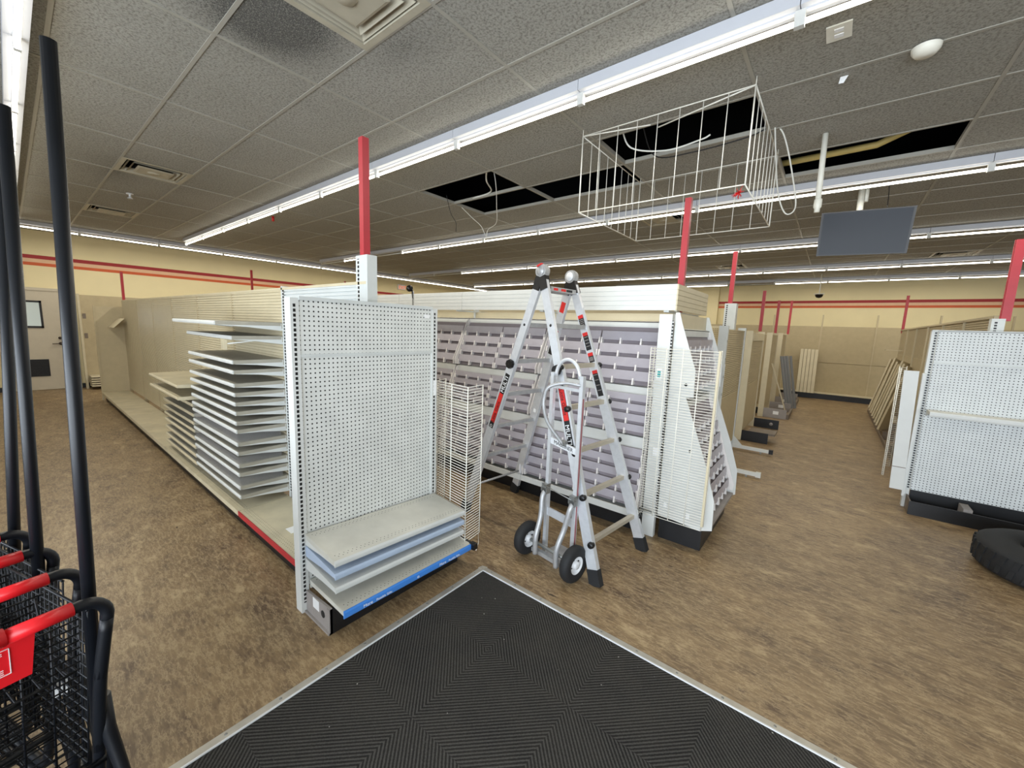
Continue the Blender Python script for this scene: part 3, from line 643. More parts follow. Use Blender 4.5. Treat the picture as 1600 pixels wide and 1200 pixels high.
# ================================================================ bin rack run (faces the camera, spine at y = 3.7)
GB = thing('bin_rack_run', 'long white bin rack with tiers of lilac plastic pockets below a header board', 'shelving', (-3.8, 3.7, 0))
bx = [-1.10, -2.31, -3.52, -4.73, -5.94, -7.15]
def tray_row(par, fn, a0, a1, zb, d0, zt, d1, rows, trays=2):        # a sloped tier; fn(a, d, z)
    A = lambda t: d1+(d0-d1)*t; Z = lambda t: zt+(zb-zt)*t     # t=0 top, t=1 bottom
    for tr in range(trays):
        w = (a1-a0)/trays; b0 = a0+tr*w+.006; b1 = b0+w-.012
        for r in range(rows):
            t0 = .17+r*.82/rows; t1 = t0+.58/rows; t2 = t0+.82/rows
            d0_, d1_, d2_ = A(t0), A(t1), A(t2); z0_, z1_, z2_ = Z(t0), Z(t1), Z(t2)
            mb = MB(); o = .035
            mb.hexa([fn(b0, d0_+o+.012, z0_), fn(b1, d0_+o+.012, z0_), fn(b1, d1_+o, z1_), fn(b0, d1_+o, z1_), fn(b0, d0_+o+.014, z0_), fn(b1, d0_+o+.014, z0_), fn(b1, d1_+o+.002, z1_), fn(b0, d1_+o+.002, z1_)])
            mb.hexa([fn(b0, d1_+o, z1_), fn(b1, d1_+o, z1_), fn(b1, d1_, z1_+.004), fn(b0, d1_, z1_+.004), fn(b0, d1_+o, z1_+.002), fn(b1, d1_+o, z1_+.002), fn(b1, d1_, z1_+.006), fn(b0, d1_, z1_+.006)])
            n = 3
            for q in range(n+1):
                a = b0+(b1-b0)*q/n; a = min(max(a, b0+.006), b1-.006)
                mb.hexa([fn(a-.007, d1_, z1_+.02), fn(a+.007, d1_, z1_+.02), fn(a+.007, d2_, z2_-.006), fn(a-.007, d2_, z2_-.006), fn(a-.007, d1_+o+.006, z1_+.02), fn(a+.007, d1_+o+.006, z1_+.02), fn(a+.007, d2_+o+.004, z2_-.006), fn(a-.007, d2_+o+.004, z2_-.006)], 1)
            mb.build('pocket_tray', [M['pocket'], M['ptab']], par)
def rack(par, fn, a0, a1, zb, d0, zt, d1, rows, name='pocket_rack', cap=.10):
    mb = MB(); mb.hexa([fn(a0, d1-.01, zt), fn(a1, d1-.01, zt), fn(a1, d0-.01, zb), fn(a0, d0-.01, zb), fn(a0, d1, zt), fn(a1, d1, zt), fn(a1, d0, zb), fn(a0, d0, zb)])
    o = mb.build(name, M['pback'], par)
    tray_row(o, fn, a0+.01, a1-.01, zb, d0, zt, d1, rows)
    k = MB(); k.hexa([fn(a0, -.0, zt), fn(a1, 0, zt), fn(a1, d1+.02, zt-.01), fn(a0, d1+.02, zt-.01), fn(a0, 0, zt+.006), fn(a1, 0, zt+.006), fn(a1, d1+.02, zt-.004), fn(a0, d1+.02, zt-.004)])
    k.hexa([fn(a0, d1+.014, zt-.01-cap), fn(a1, d1+.014, zt-.01-cap), fn(a1, d1+.02, zt-.01-cap), fn(a0, d1+.02, zt-.01-cap), fn(a0, d1+.014, zt-.004), fn(a1, d1+.014, zt-.004), fn(a1, d1+.02, zt-.004), fn(a0, d1+.02, zt-.004)])
    k.build('rack_header', M['white'], o)
    for a in (a0+.002, a1-.008):
        s = MB(); s.prism([(0, zb), (d0+.06, zb), (d0+.065, zb+.06), (d1+.03, zt-.02), (0, zt)], lambda p, q, e: fn(a+.006*e, p, q))
        s.build('side_plate', M['ptab'], o)
    return o
fb = lambda a, d, z: (a, 3.66-d, z)
for i in range(5):
    a1, a0 = bx[i], bx[i+1]
    tiers = ((1.25, .30, 1.80, .10, 4), (.84, .40, 1.247, .295, 4), (.245, .50, .837, .395, 5)) if i < 3 else ()
    for zb, d0, zt, d1, rows_ in tiers: rack(GB, fb, a0+.012, a1-.012, zb, d0, zt, d1, rows_)
    flat(fb, a0+.012, a1-.012, -.01, 0, .2, 1.87).build('back_panel', M['white'], GB)
    lp = flat(fb, a0+.002, a1-.002, .0, .55, .20, .215); flat(fb, a0+.002, a1-.002, .545, .56, .18, .235, lp)
    lp.build('base_deck', M['white'], GB)
    flat(fb, a0, a1, .40, .415, 0, .198).build('kick_plate', M['black'], GB)
    flat(fb, a0+.004, a1-.004, -.02, .02, 1.80, 1.875).build('top_rail', M['cream'], GB)
for a in bx:
    MB().box(a-.013, a+.013, 3.63, 3.70, 0, 1.93).build('upright', M['white'], GB)
MB().box(-1.10, -1.0, 3.235, 3.28, 0, 1.85).box(-1.10, -1.0, 4.2, 4.245, 0, 1.85).build('end_post', M['white'], GB)
MB().box(-1.085, -1.045, 3.234, 3.236, 1.33, 1.42).build('label_sticker', M['label'], GB); MB().box(-1.078, -1.052, 3.2335, 3.2345, 1.35, 1.40).build('leaf_print', M['teal'], GB)
MB().box(-1.06, -1.01, 3.234, 3.236, .70, .77).build('label_sticker', M['label'], GB)
slot_column(GB, lambda a, d, z: (a, 3.234-d, z), -.992, 0, .25, 1.80, .012)
MB().box(-7.15, -1.1, 3.72, 3.735, .1, 1.85).build('rear_panel', M['tan'], GB)
# header board
fh = lambda a, d, z: (a, 3.30-d, z)
HB = thing('header_board', 'long white header board above the bin rack, turning a corner at its right end', 'header board', (-3.8, 3.75, 1.88))
def hslats(fn, a0, a1, nm):
    for n_ in (1,):
        mb = MB(); zz = [1.885, 1.925, 1.965, 2.005, 2.045, 2.088]
        flat(fn, a0, a1, -.012, -.003, 1.885, 2.088, mb)
        for q in range(5): flat(fn, a0, a1, -.003, .002, zz[q], zz[q+1]-.004, mb)
    return mb
for i in range(5):
    hslats(fh, -7.0+i*1.2, -7.0+(i+1)*1.2-.004, '').build('header_panel', M['white'], HB)
hslats(lambda a, d, z: (-.995+d, a, z), 3.30, 4.24, '').build('header_end', M['cream'], HB)
MB().box(-7.0, -1.0, 4.235, 4.247, 1.885, 2.088).build('header_panel', M['cream'], HB)
for a in (-1.08, -2.3, -3.5, -4.7, -5.9): MB().box(a-.02, a+.02, 3.32, 4.23, 1.87, 1.885).box(a-.02, a+.02, 3.66, 3.70, 1.75, 1.87).build('support_arm', M['grey_white'], HB)
# bin rack end display facing +x
GE = thing('bin_rack_endcap', 'white end display with sloped side panels and lilac pockets at the bin rack end', 'shelving', (-.8, 3.74, 0))
prof = [(-.985, 1.865), (-.955, 1.865), (-.93, 1.782), (-.80, 1.425), (-.795, 1.217), (-.85, 1.21), (-.655, .70), (-.573, .435), (-.567, .20), (-.66, .17), (-.985, .205)]
for y in (3.262, 4.20):
    o = MB().prism(prof, lambda a, z, s: (a, y+.008*s, z)).build('side_panel', M['white'], GE)
    if y < 4:
        for (a, z, nm) in ((-.86, 1.31, 0), (-.78, .79, 0)): MB().lathe([(.001, 0), (.012, 0), (.012, .001), (.001, .001)], (a, y-.0012, z), (0, 1, 0), 12).build('hole', M['dark'], o)
        for (a, z) in ((-.93, .30), (-.75, .26)): MB().box(a-.012, a+.012, y-.004, y, z-.02, z+.02).build('clip', M['label'], o)
        MB().box(-.965, -.93, y-.001, y, 1.66, 1.685).build('label_sticker', M['label'], o)
fe2 = lambda a, d, z: (-.98+d, a, z)
def endtier(zb, d0, zt, d1, rows_): return rack(GE, fe2, 3.275, 4.195, zb, d0, zt, d1, rows_, cap=.05)
endtier(1.24, .10, 1.74, .02, 4); endtier(.24, .33, 1.16, .08, 7)
MB().box(-.99, -.975, 3.275, 4.195, .2, 1.86).build('back_panel', M['cream'], GE)
MB().box(-.97, -.64, 3.275, 3.29, 0, .19).box(-.655, -.64, 3.29, 4.17, 0, .17).box(-.97, -.64, 4.17, 4.185, 0, .19).build('base_plinth', M['black'], GE)
MB().box(-.985, -.585, 3.272, 4.2, .19, .215).build('base_deck', M['shoe'], GE)
w2 = wire_panel('wire_grid', 'white wire grid panel with a cream edge bar on the bin rack end', [(-1.115, 3.235), (-1.115, 3.15), (-.625, 3.15), (-.625, 3.235)], .225, 1.59, 5, .0212)
MB().box(-.628, -.612, 3.146, 3.16, .26, 1.59).build('edge_bar', M['cream'], w2)
MB().tube([(-1.11, 3.18, .235), (-1.0, 3.18, .235)], .008, 6).build('bracket_bar', M['steel'], w2)
# ================================================================ far left runs (rows beyond the bin rack) and their end displays
PEGT = peg_mat('tan_pegboard', (190, 176, 142), 0, .01, 0.0, (96, 86, 66))
def far_run(yc, ztop, label, peg=False):
    t = thing('shelving_run', label, 'shelving', (-6, yc, 0)); f = lambda a, d, z: (a, yc-.02-d, z)
    for i in range(8):
        a1 = -1.14-1.22*i; a0 = a1-1.22
        if peg: flat(f, a0+.01, a1-.01, -.01, 0, .2, ztop).build('peg_panel', PEGT, t)
        else: flat(f, a0+.01, a1-.01, -.01, 0, .2, ztop).build('back_panel', M['tan'], t)
        MB().box(a1-.012, a1+.012, yc-.03, yc+.03, 0, ztop+.02).build('upright', M['cream'], t)
        flat(f, a0, a1, .38, .395, 0, .14).build('kick_plate', M['black'], t)
        flat(f, a0, a1, .0, .42, .14, .155).build('base_deck', M['deck'], t)
    MB().box(-10.9, -1.14, yc-.01, yc+.02, ztop, ztop+.03).build('top_rail', M['cream'], t)
far_run(6.12, 1.80, 'tan pegboard shelving run directly behind the bin rack', True)
far_run(8.4, 1.76, 'tan shelving run between the second and third aisle ends on the left'); far_run(10.8, 1.76, 'tan shelving run behind the grey floor boxes on the left')
far_run(12.9, 1.76, 'tan shelving run before the back wall on the left')
def far_end(y0, y1, ztop, label, kind):
    X = -1.03; t = thing('end_display', label, 'shelving', (X, (y0+y1)/2, 0)); f = lambda a, d, z: (X+d, a, z)
    for y in (y0, y1-.05):
        o = MB().box(X-.09, X+.012, y, y+.05, 0, ztop+.02).build('upright', M['cream'] if kind != 'first' else M['grey_white'], t)
    slats(f, y0+.05, y1-.05, .9, ztop-.02).build('slat_panel', M['tan'], t)
    flat(f, y0+.05, y1-.05, -.012, 0, .14, .9).build('back_panel', M['tan_side'], t)
    if kind == 'first':
        for y in (y0+.01, y1-.04):
            o = MB().box(X, -.55, y, y+.035, .03, .075).prism([(X, .07), (X+.14, .07), (X, .22)], lambda a, z, s: (a, y+.012+.004*s, z)).build('foot', M['white'], t)
            MB().box(-.552, -.50, y-.003, y+.038, .022, .085).build('foot_cap', M['plastic'] if y > 6 else M['white'], o)
            MB().box(-.66, -.64, y+.008, y+.028, 0, .03).build('levelling_foot', M['steel'], o)
        for q in range(5): MB().box(X-.001, X+.016, y0+.002, y0+.02, 1.62-q*.22, 1.65-q*.22).build('bracket_clip', M['steel'], t)
        flat(f, y0+.015, y0+.022, .012, .02, .7, 1.35).build('price_rail', M['white'], t)
    elif kind == 'black':
        for y, xe in ((y0+.012, -.645), (y1-.04, -.62)): MB().box(X+.013, xe, y, y+.02, 0, .17).build('base_bracket', M['black'], t)
        MB().box(X+.10, -.56, y0+.05, y0+.42, .135, .165).build('base_bracket', M['shoe_dark'], t)
        MB().lathe([(.001, 0), (.03, 0), (.03, .003), (.001, .003)], (-.74, y1-.042, .09), (0, 1, 0), 12).build('bracket_hole', M['shoe'], t)
        flat(f, y0+.06, y1-.06, .005, .018, ztop-.14, ztop-.03).build('header_strip', M['cream'], t)
    else:
        for y in (y0+.012, y1-.04):
            b = MB().box(X+.013, -.60, y, y+.02, 0, .20).build('base_bracket', M['shoe'], t); MB().box(-.84, -.74, y-.0015, y, .08, .15).build('label_sticker', M['label'], b)
        MB().box(-.60, -.56, y0+.03, y1-.03, .0, .10).build('kick_plate', M['shoe_dark'], t)
far_end(5.47, 6.77, 1.80, 'tan slatted end display with white feet on the floor, next after the bin rack', 'first')
far_end(7.42, 8.82, 1.775, 'tan end display with black base brackets, second after the bin rack', 'black')
far_end(10.03, 11.15, 1.78, 'tan end display with grey labelled base brackets, third after the bin rack', 'grey')
far_end(12.2, 13.3, 1.80, 'farthest tan end display on the left of the right aisle', 'grey')
# boards leaning on the far end displays
def board(p, q, w, th, wd, name, mt, label, cat, group):        # p bottom, q top, wd = width direction
    d = (Vector(q)-Vector(p)).normalized(); up = Vector(wd); n = d.cross(up).normalized()
    return solo(MB().beam(p, q, th, w, up), name, mt, label, cat, group)
for i, (y, xo) in enumerate(((11.35, 0), (11.5, .03), (11.65, .06), (11.8, .10))):
    board((-.68+xo*1.3, y, .01), (-.93+xo*1.5, y+.06, 1.27), .10, .02, (.3, 1, .2), 'leaning_board', M['brick_grey'], '%sgrey board from the left leaning beside the farthest end display' % (ORD[i] if i else 'first '), 'board', 'grey boards leaning at the farthest end display')
board((-.60, 10.3, .01), (-.98, 10.2, 1.15), .03, .02, (0, 1, 0), 'leaning_bar', M['cream'], 'thin cream bar leaning over the grey labelled base brackets', 'bar', None)

# ================================================================ shelving along the back and left walls
WB = thing('wall_shelving', 'tan shelving panels with tall slotted standards along the back wall', 'shelving', (-2, 14.8, 0))
f = lambda a, d, z: (a, 14.78-d, z)
wx = [2.06+1.19*i for i in range(3, -11, -1)]
for i in range(len(wx)-1):
    a1, a0 = wx[i], wx[i+1]
    flat(f, a0+.012, a1-.012, -.012, 0, .16, 1.02).build('back_panel', M['tan_side'], WB); flat(f, a0+.012, a1-.012, -.012, 0, 1.03, 2.07).build('back_panel', M['tan_side'], WB)
    flat(f, a0, a1, .36, .375, 0, .15).build('kick_plate', M['black'], WB); flat(f, a0, a1, 0, .38, .15, .165).build('base_deck', M['deck'], WB)
for a in wx: MB().box(a-.016, a+.016, 14.77, 14.83, 0, 2.40).build('standard', M['tan'], WB)
WL = thing('wall_shelving', 'tan shelving panels along the left wall beside the door', 'shelving', (-13.1, 4, 0))
f = lambda a, d, z: (-12.98+d, a, z)
wy = [.99+1.22*i for i in range(11)]
for i in range(10):
    a0, a1 = wy[i], wy[i+1]
    flat(f, a0+.012, a1-.012, -.012, 0, .16, 2.07).build('back_panel', M['tan_side'], WL)
    if i > 0:
        flat(f, a0, a1, .36, .375, 0, .15).build('kick_plate', M['black'], WL); flat(f, a0, a1, 0, .38, .15, .165).build('base_deck', M['deck'], WL)
for a in wy: MB().box(-13.05, -12.95, a-.02, a+.02, 0, 2.09).build('standard', M['cream'], WL)
for z in (1.62, 1.20): MB().box(-12.95, -12.6, 1.02, 1.035, z, z+.015).box(-12.62, -12.59, 1.0, 1.05, z-.06, z+.05).build('bracket_arm', M['shoe_dark'], WL)
for q in range(5):
    o = shelf(WL, lambda a, d, z: (-12.98+d, a, z), 1.03, 1.9, .34, .10+q*.05, mtl=M['cream'], topm=M['deck'], bracket=False)
# tan shelf boards stacked upright against the back wall
for i in range(5):
    x = -.70+i*.085; solo(MB().beam((x, 14.30, .17), (x-.01, 14.62, 1.42), .35, .07, (1, 0, 0)) if False else MB().hexa([(x, 14.20, .168), (x+.075, 14.20, .168), (x+.075, 14.36, .168), (x, 14.36, .168), (x-.03, 14.52, 1.40), (x+.045, 14.52, 1.40), (x+.045, 14.68, 1.40), (x-.03, 14.68, 1.40)]), 'stacked_shelf', M['cream'], '%scream shelf from the left in the stack standing against the back wall' % (ORD[i] if i else 'first '), 'shelf', 'cream shelves stacked against the back wall')

# ================================================================ right run and its pegboard end
GR = thing('shelving_run', 'tan shelving run along the right aisle with loose shelves leaning on it', 'shelving', (1.2, 9.4, 0))
f = lambda a, d, z: (1.19-d, a, z)
for i in range(6):
    a0 = 5.92+1.16*i; a1 = a0+1.16
    slats(f, a0+.01, a1-.01, 1.42, 1.96).build('slat_panel', M['tan'], GR); flat(f, a0+.01, a1-.01, -.012, 0, .16, 1.42).build('back_panel', M['tan_side'], GR)
    MB().box(1.17, 1.24, a0-.012, a0+.012, 0, 1.98).build('upright', M['cream'], GR)
    flat(f, a0, a1, .345, .36, 0, .07).build('kick_plate', M['shoe_dark'], GR)
    b = MB().box(.85, 1.17, a0-.006, a0+.006, 0, .14)
    if i in (2, 3): b.box(.86, 1.15, a0+.01, a0+.4, .09, .12)
    b.build('base_bracket', M['shoe_dark'], GR)
MB().box(1.17, 1.24, 5.92, 12.88, 1.96, 1.985).build('top_rail', M['tan'], GR)
MB().box(.90, .915, 12.0, 12.02, 1.5, 1.54).box(.9, 1.19, 12.0, 12.01, 1.51, 1.53).build('bracket_arm', M['cream'], GR)
RE = thing('pegboard_endcap', 'white pegboard end display with one shelf at the right edge of the photo', 'shelving', (1.24, 5.7, 0))
PEG2 = peg_mat('white_pegboard_right', (206, 210, 210), 0, .015, .012)
yp = 5.70; fr_ = lambda a, d, z: (a, yp-d, z)
for a in (.745, 1.70):
    u = MB().box(a, a+.045, yp, yp+.07, 0, 1.825).build('upright', M['white'], RE)
    slot_column(u, fr_, a+.03, .0, .2, 1.81, .016)
pp = flat(fr_, .79, 1.70, .003, .02, 1.52, 1.822); flat(fr_, .79, 1.70, .003, .02, .20, 1.515, pp)
pp.build('peg_panel', PEG2, RE)
MB().box(.79, 1.70, yp-.024, yp-.018, 1.505, 1.52).box(.745, 1.745, yp-.02, yp+.02, 1.818, 1.832).build('panel_rail', M['grey_white'], RE)
shelf(RE, fr_, .80, 1.69, .20, 1.045, lip=.045, topm=M['deckw'])
for a in (.77, 1.70): MB().box(a, a+.012, yp-.22, yp, 0, .14).build('base_bracket', M['shoe_dark'], RE)
MB().box(.77, 1.715, yp-.23, yp-.215, 0, .135).build('kick_plate', M['black'], RE)
MB().box(1.14, 1.2, yp-.2, yp-.01, .06, .16).build('centre_bracket', M['shoe'], RE)
MB().box(.80, 1.70, yp+.03, yp+.04, .02, .2).build('rear_panel', M['black'], RE)
t = thing('side_panel', 'narrow white side board hung on the left edge of the right pegboard end', 'board', (.66, 5.68, .18))
MB().hexa([(.63, 5.64, .185), (.735, 5.64, .185), (.735, 5.66, .185), (.63, 5.66, .185), (.59, 5.64, 1.42), (.70, 5.64, 1.42), (.70, 5.66, 1.42), (.59, 5.66, 1.42)]).build('panel', M['white'], t)
MB().box(.622, .726, 5.637, 5.64, .418, .424).build('seam', M['shoe_dark'], t)
MB().box(.73, .755, 5.66, 5.72, .12, 1.40).build('bracket', M['white'], t)
wire_panel('wire_grid', 'white wire grid panel seen edge-on beside the right pegboard end', [(.57, 5.66), (.56, 5.68), (.60, 6.12), (.66, 6.14)], .30, 1.44, 4, .022)
# shelves leaning inside the right run
for i in range(8):
    y0 = 9.75+i*.42; lean = .34+.03*(i % 3)
    xb = .86+.004*i; board((xb, y0, .10), (xb+.26, y0+.12+.1*(i % 2), 1.22+.05*(i % 3)), .30, .03, (.5, .9, 0), 'leaning_shelf', M['cream'] if i % 3 else M['tan'], '%scream shelf from the near end leaning in the right shelving run' % (ORD[i] if i else 'first '), 'shelf', 'cream shelves leaning in the right run')

# ================================================================ tire
TY = thing('tire', 'black rubber tire lying flat on the floor at the right edge', 'tire', (1.49, 4.63, 0))
R0 = .44; prof_ = [(.20, .06), (.215, .02), (.29, .0), (.39, .012), (.425, .03), (R0-.003, .055), (R0, .115), (R0-.003, .175), (.425, .205), (.39, .226), (.29, .24), (.215, .222), (.20, .18), (.215, .12), (.20, .06)]
MB().lathe(prof_, (1.49, 4.63, 0), (0, 0, 1), 48).build('carcass', M['rubber'], TY)
for i in range(36):
    an = 2*math.pi*i/36; p = lambda a, r, z: (1.49+math.cos(a)*r, 4.63+math.sin(a)*r, z); w = .07
    for zz in (.05, .13):
        if zz == .05: tr = MB()
        tr.hexa([p(an+zz*.6, R0-.03, zz), p(an+w+zz*.6, R0-.03, zz), p(an+w+.03+zz*.6, R0-.03, zz+.06), p(an+.03+zz*.6, R0-.03, zz+.06), p(an+zz*.6, R0+.004, zz), p(an+w+zz*.6, R0+.004, zz), p(an+w+.03+zz*.6, R0+.004, zz+.06), p(an+.03+zz*.6, R0+.004, zz+.06)])
    if i == 0: tb = tr
    else:
        b0 = len(tb.v); tb.v += tr.v; tb.f += [tuple(q+b0 for q in f) for f in tr.f]; tb.m += tr.m; tb.s += tr.s
tr = tb
tr.build('tread_blocks', M['rubber'], TY)

# ================================================================ ladder
LD = thing('ladder', 'aluminium folding ladder standing open as an A-frame before the bin rack', 'ladder', (-1.75, 2.75, 0))
h1, h2 = Vector((-1.77, 2.55, 2.12)), Vector((-1.725, 2.90, 2.117))
F1, F2, L2, L1 = Vector((-1.058, 2.328, 0)), Vector((-.986, 2.974, 0)), Vector((-2.436, 3.166, 0)), Vector((-2.51, 2.52, 0))
RD = (F2-F1).normalized()
def rail(h, ft, out, tag_):
    d = (ft-h); n = RD.cross(d.normalized()).normalized(); P = lambda t: h+d*t
    MB().beam(P(.03), P(.66), .028, .068, n).build('inner_rail', M['alu'], LD)
    o = MB().beam(P(.33), P(.965), .034, .080, n, off=(0, 0)).build('outer_rail', M['alu'], LD)
    MB().beam(P(.952), P(1.0)+Vector((0, 0, .0)), .045, .088, n).build('rubber_foot', M['rubber'], LD)
    return P, d.normalized(), n
PF1, dF1, nF1 = rail(h1, F1, -1, ''); PF2, dF2, nF2 = rail(h2, F2, 1, ''); PL1, dL1, nL1 = rail(h1, L1, -1, ''); PL2, dL2, nL2 = rail(h2, L2, 1, '')
for t_ in (.055, .185, .325, .46, .60, .735, .875):
    for A, B, n, sg in ((PF1, PF2, nF1, 1), (PL1, PL2, nL1, -1)):
        low = t_ > .3; a, b = A(t_), B(t_)
        if t_ > .8 and sg < 0: MB().tube([a, b], .010, 6).build('rung', M['alu2'], LD); continue
        o = MB().beam(a, b, .034 if low else .052, .028 if t_ > .5 else .034, (0, 0, 1)).build('rung', M['alutrod'] if (sg > 0 and low) else M['alu2'], LD)
        if low and sg > 0:
            e = RD*.03
            for c, q in ((a, -1), (b, 1)): MB().lathe([(.001, -.018), (.02, -.018), (.024, 0), (.02, .018), (.001, .018)], Vector(c)+RD*.022*q+Vector((.03, 0, 0)), RD, 10).build('rung_cap', M['plastic'], o)
for P, q in ((PF1, -1), (PF2, 1), (PL1, -1), (PL2, 1)):
    c = P(.335)+RD*.028*q; MB().lathe([(.001, -.02), (.036, -.02), (.04, 0), (.034, .02), (.001, .022)], c, RD, 8, sm=False).build('lock_knob', M['plastic'], LD)
    for t_ in (.055, .185): MB().lathe([(.001, 0), (.011, 0), (.011, .003), (.001, .003)], P(t_)+RD*.012*q, RD*q, 8).build('rivet', M['plastic'], LD)
for h, q in ((h1, -1), (h2, 1)):
    o = MB().lathe([(.001, -.028), (.05, -.026), (.055, 0), (.05, .026), (.001, .028)], h+Vector((0, 0, .01)), RD, 18, sm=False).build('hinge', M['alu2'], LD)
    MB().lathe([(.001, 0), (.036, 0), (.034, .004), (.001, .005)], h+Vector((0, 0, .01))-RD*.028, -RD, 16).build('hinge_disc', M['alu2'] if q < 0 else M['hub'], o)
    if q < 0: MB().beam(h+Vector((-.03, 0, .045))-RD*.02, h+Vector((.01, 0, .062))-RD*.02, .03, .012, (0, 0, 1)).build('red_tab', M['lred'], o)
    for d in ((PF1, PL1) if q < 0 else (PF2, PL2)): MB().beam(d(.015), d(.06), .05, .066, RD.cross((d(1)-d(0)).normalized())).build('hinge_socket', M['plastic'], o)
def decal(P, d, n, t0, t1, w, mtl, side, off=.0125, name='decal'):
    a, b = P(t0), P(t1); o = RD*off*side
    return MB().hexa([a-n*w/2+o, b-n*w/2+o, b+n*w/2+o, a+n*w/2+o, a-n*w/2+o*1.06, b-n*w/2+o*1.06, b+n*w/2+o*1.06, a+n*w/2+o*1.06]).build(name, mtl, LD)
OF = .0168
decal(PF1, dF1, nF1, .375, .60, .05, M['lblack'], -1, OF); decal(PF1, dF1, nF1, .395, .50, .044, M['lred'], -1, OF+.001)
def rail_text(txt, P, t, xd, n, size, mtl):
    yd = n if xd.cross(n).dot(RD) < 0 else -n
    text(txt, P(t)-yd*size*.36-RD*(OF+.0035), xd, yd, size, 'lettering', mtl, LD, .001)
rail_text('Little Giant', PF1, .397, dF1, nF1, .042, M['lblack']); rail_text('MULTI', PF1, .512, dF1, nF1, .052, M['label'])
decal(PL1, dL1, nL1, .375, .60, .05, M['lblack'], -1, OF); decal(PL1, dL1, nL1, .455, .575, .044, M['lred'], -1, OF+.001)
rail_text('Little Giant', PL1, .574, -dL1, nL1, .042, M['lblack']); rail_text('MULTI', PL1, .45, -dL1, nL1, .052, M['label']); rail_text('D', PL1, .597, -dL1, nL1, .036, M['label'])
for t0, t1 in ((.14, .185), (.205, .27), (.28, .315), (.345, .44)):      # warning labels on the inner faces
    decal(PF2, dF2, nF2, t0, t1, .048, M['lblack'], -1, OF if t0 > .33 else .0147); decal(PF2, dF2, nF2, t0, t0+.012, .048, M['lred'], -1, (OF if t0 > .33 else .0147)+.001)
    for q in range(4):
        tt = t0+.016+(t1-t0-.02)*q/4; decal(PF2, dF2, nF2, tt, tt+.002, .036, M['shoe'], -1, (OF if t0 > .33 else .0147)+.001)
decal(PL2, dL2, nL2, .20, .30, .048, M['lblack'], -1, .0147); decal(PL2, dL2, nL2, .20, .205, .048, M['lred'], -1, .0157); decal(PL2, dL2, nL2, .09, .13, .045, M['lred'], -1, .0147); decal(PL2, dL2, nL2, .55, .565, .03, M['label'], -1, OF)
a, b = PF1(.055), PF2(.055)
for u0, u1, mt_ in ((.18, .32, M['lred']), (.42, .58, M['lred']), (.60, .8, M['lblack'])):
    p, q = a.lerp(b, u0), a.lerp(b, u1); MB().beam(p, q, .053, .018, (0, 0, 1)).build('decal', mt_, LD)

# ================================================================ hand truck
HT = thing('hand_truck', 'aluminium hand truck with two pneumatic wheels standing in front of the ladder', 'hand truck', (-1.4, 2.35, 0))
rR, rL = Vector((-1.265, 2.345, 0)), Vector((-1.53, 2.40, 0)); ax = (rL-rR).normalized(); bk = Vector((-ax.y, ax.x, 0)); bk = bk if bk.y < 0 else -bk
Z3 = lambda p, z: Vector((p.x, p.y, z))
for r in (rR, rL): MB().beam(Z3(r, .03), Z3(r, 1.40), .03, .028, bk).build('rail', M['alu'], HT)
MB().beam(Z3(rR, .12)-ax*.0155, Z3(rR, 1.25)-ax*.0155, .002, .012, bk).build('red_stripe', M['dullred'], HT)
pts = [Z3(rR, 1.38)+ax*.02]
for i in range(13):
    an = math.pi*i/12; pts.append((rR+rL)/2+Vector((0, 0, 1.375+.125*math.sin(an)))-ax*(.11*math.cos(an)))
pts.append(Z3(rL, 1.38)-ax*.02)
MB().tube(pts, .013, 10).build('top_handle', M['alu'], HT)
mb_, mc_ = (rR+rL)/2, None
loop = [Z3(rR, 1.335), rR+ax*.10+bk*.06+Vector((0, 0, 1.345)), rR+ax*.19+bk*.12+Vector((0, 0, 1.31)), rR+ax*.22+bk*.13+Vector((0, 0, 1.235)), rR+ax*.22+bk*.13+Vector((0, 0, 1.16)), rR+ax*.20+bk*.10+Vector((0, 0, 1.05)), rR+ax*.125+bk*.02+Vector((0, 0, .905))]
MB().tube(bez(loop), .0125, 10).build('loop_handle', M['alu2'], HT)
MB().beam(Z3(rR, .875), Z3(rL, .905), .014, .045, (0, 0, 1)).build('name_plate', M['hub'], HT)
ptx = Z3(rL, .888)-ax*.045+bk*.0085
text('MAGLINER', ptx, -ax-Vector((0, 0, .11)), (0, 0, 1), .038, 'lettering', M['lblack'], HT)
MB().beam(rR+ax*.125+Vector((0, 0, .90))+bk*.01, rR+ax*.125+Vector((0, 0, .93))+bk*.02, .04, .03, bk).build('handle_clamp', M['steel'], HT)
for z, w in ((1.30, .02), (.36, .06)): MB().beam(Z3(rR, z), Z3(rL, z), .012, w, (0, 0, 1)).build('cross_bar', M['alu'], HT)
for r in (rR, rL): MB().beam(Z3(r, .50)+bk*.02, Z3(r, .575)+bk*.02, .045, .045, bk).beam(Z3(r, .53)-ax*.03+bk*.03, Z3(r, .53)+ax*.03+bk*.03, .025, .03, (0, 0, 1)).build('clamp', M['steel'], HT)
MB().tube([Z3(rR, .55)+bk*.045, (rR+rL)/2+bk*.05+Vector((0, 0, .56)), Z3(rL, .57)+bk*.045], .004, 5).build('tie_wire', M['steel'], HT)
w1, w2_ = Vector((-1.205, 2.262, .127)), Vector((-1.645, 2.33, .127)); au = (w2_-w1).normalized()
MB().tube([w1, w2_], .013, 10).build('axle', M['steel'], HT)
MB().beam(w1+au*.06+Vector((0, 0, -.06)), w2_-au*.06+Vector((0, 0, -.06)), .03, .03, (0, 0, 1)).build('axle_bracket', M['alu2'], HT)
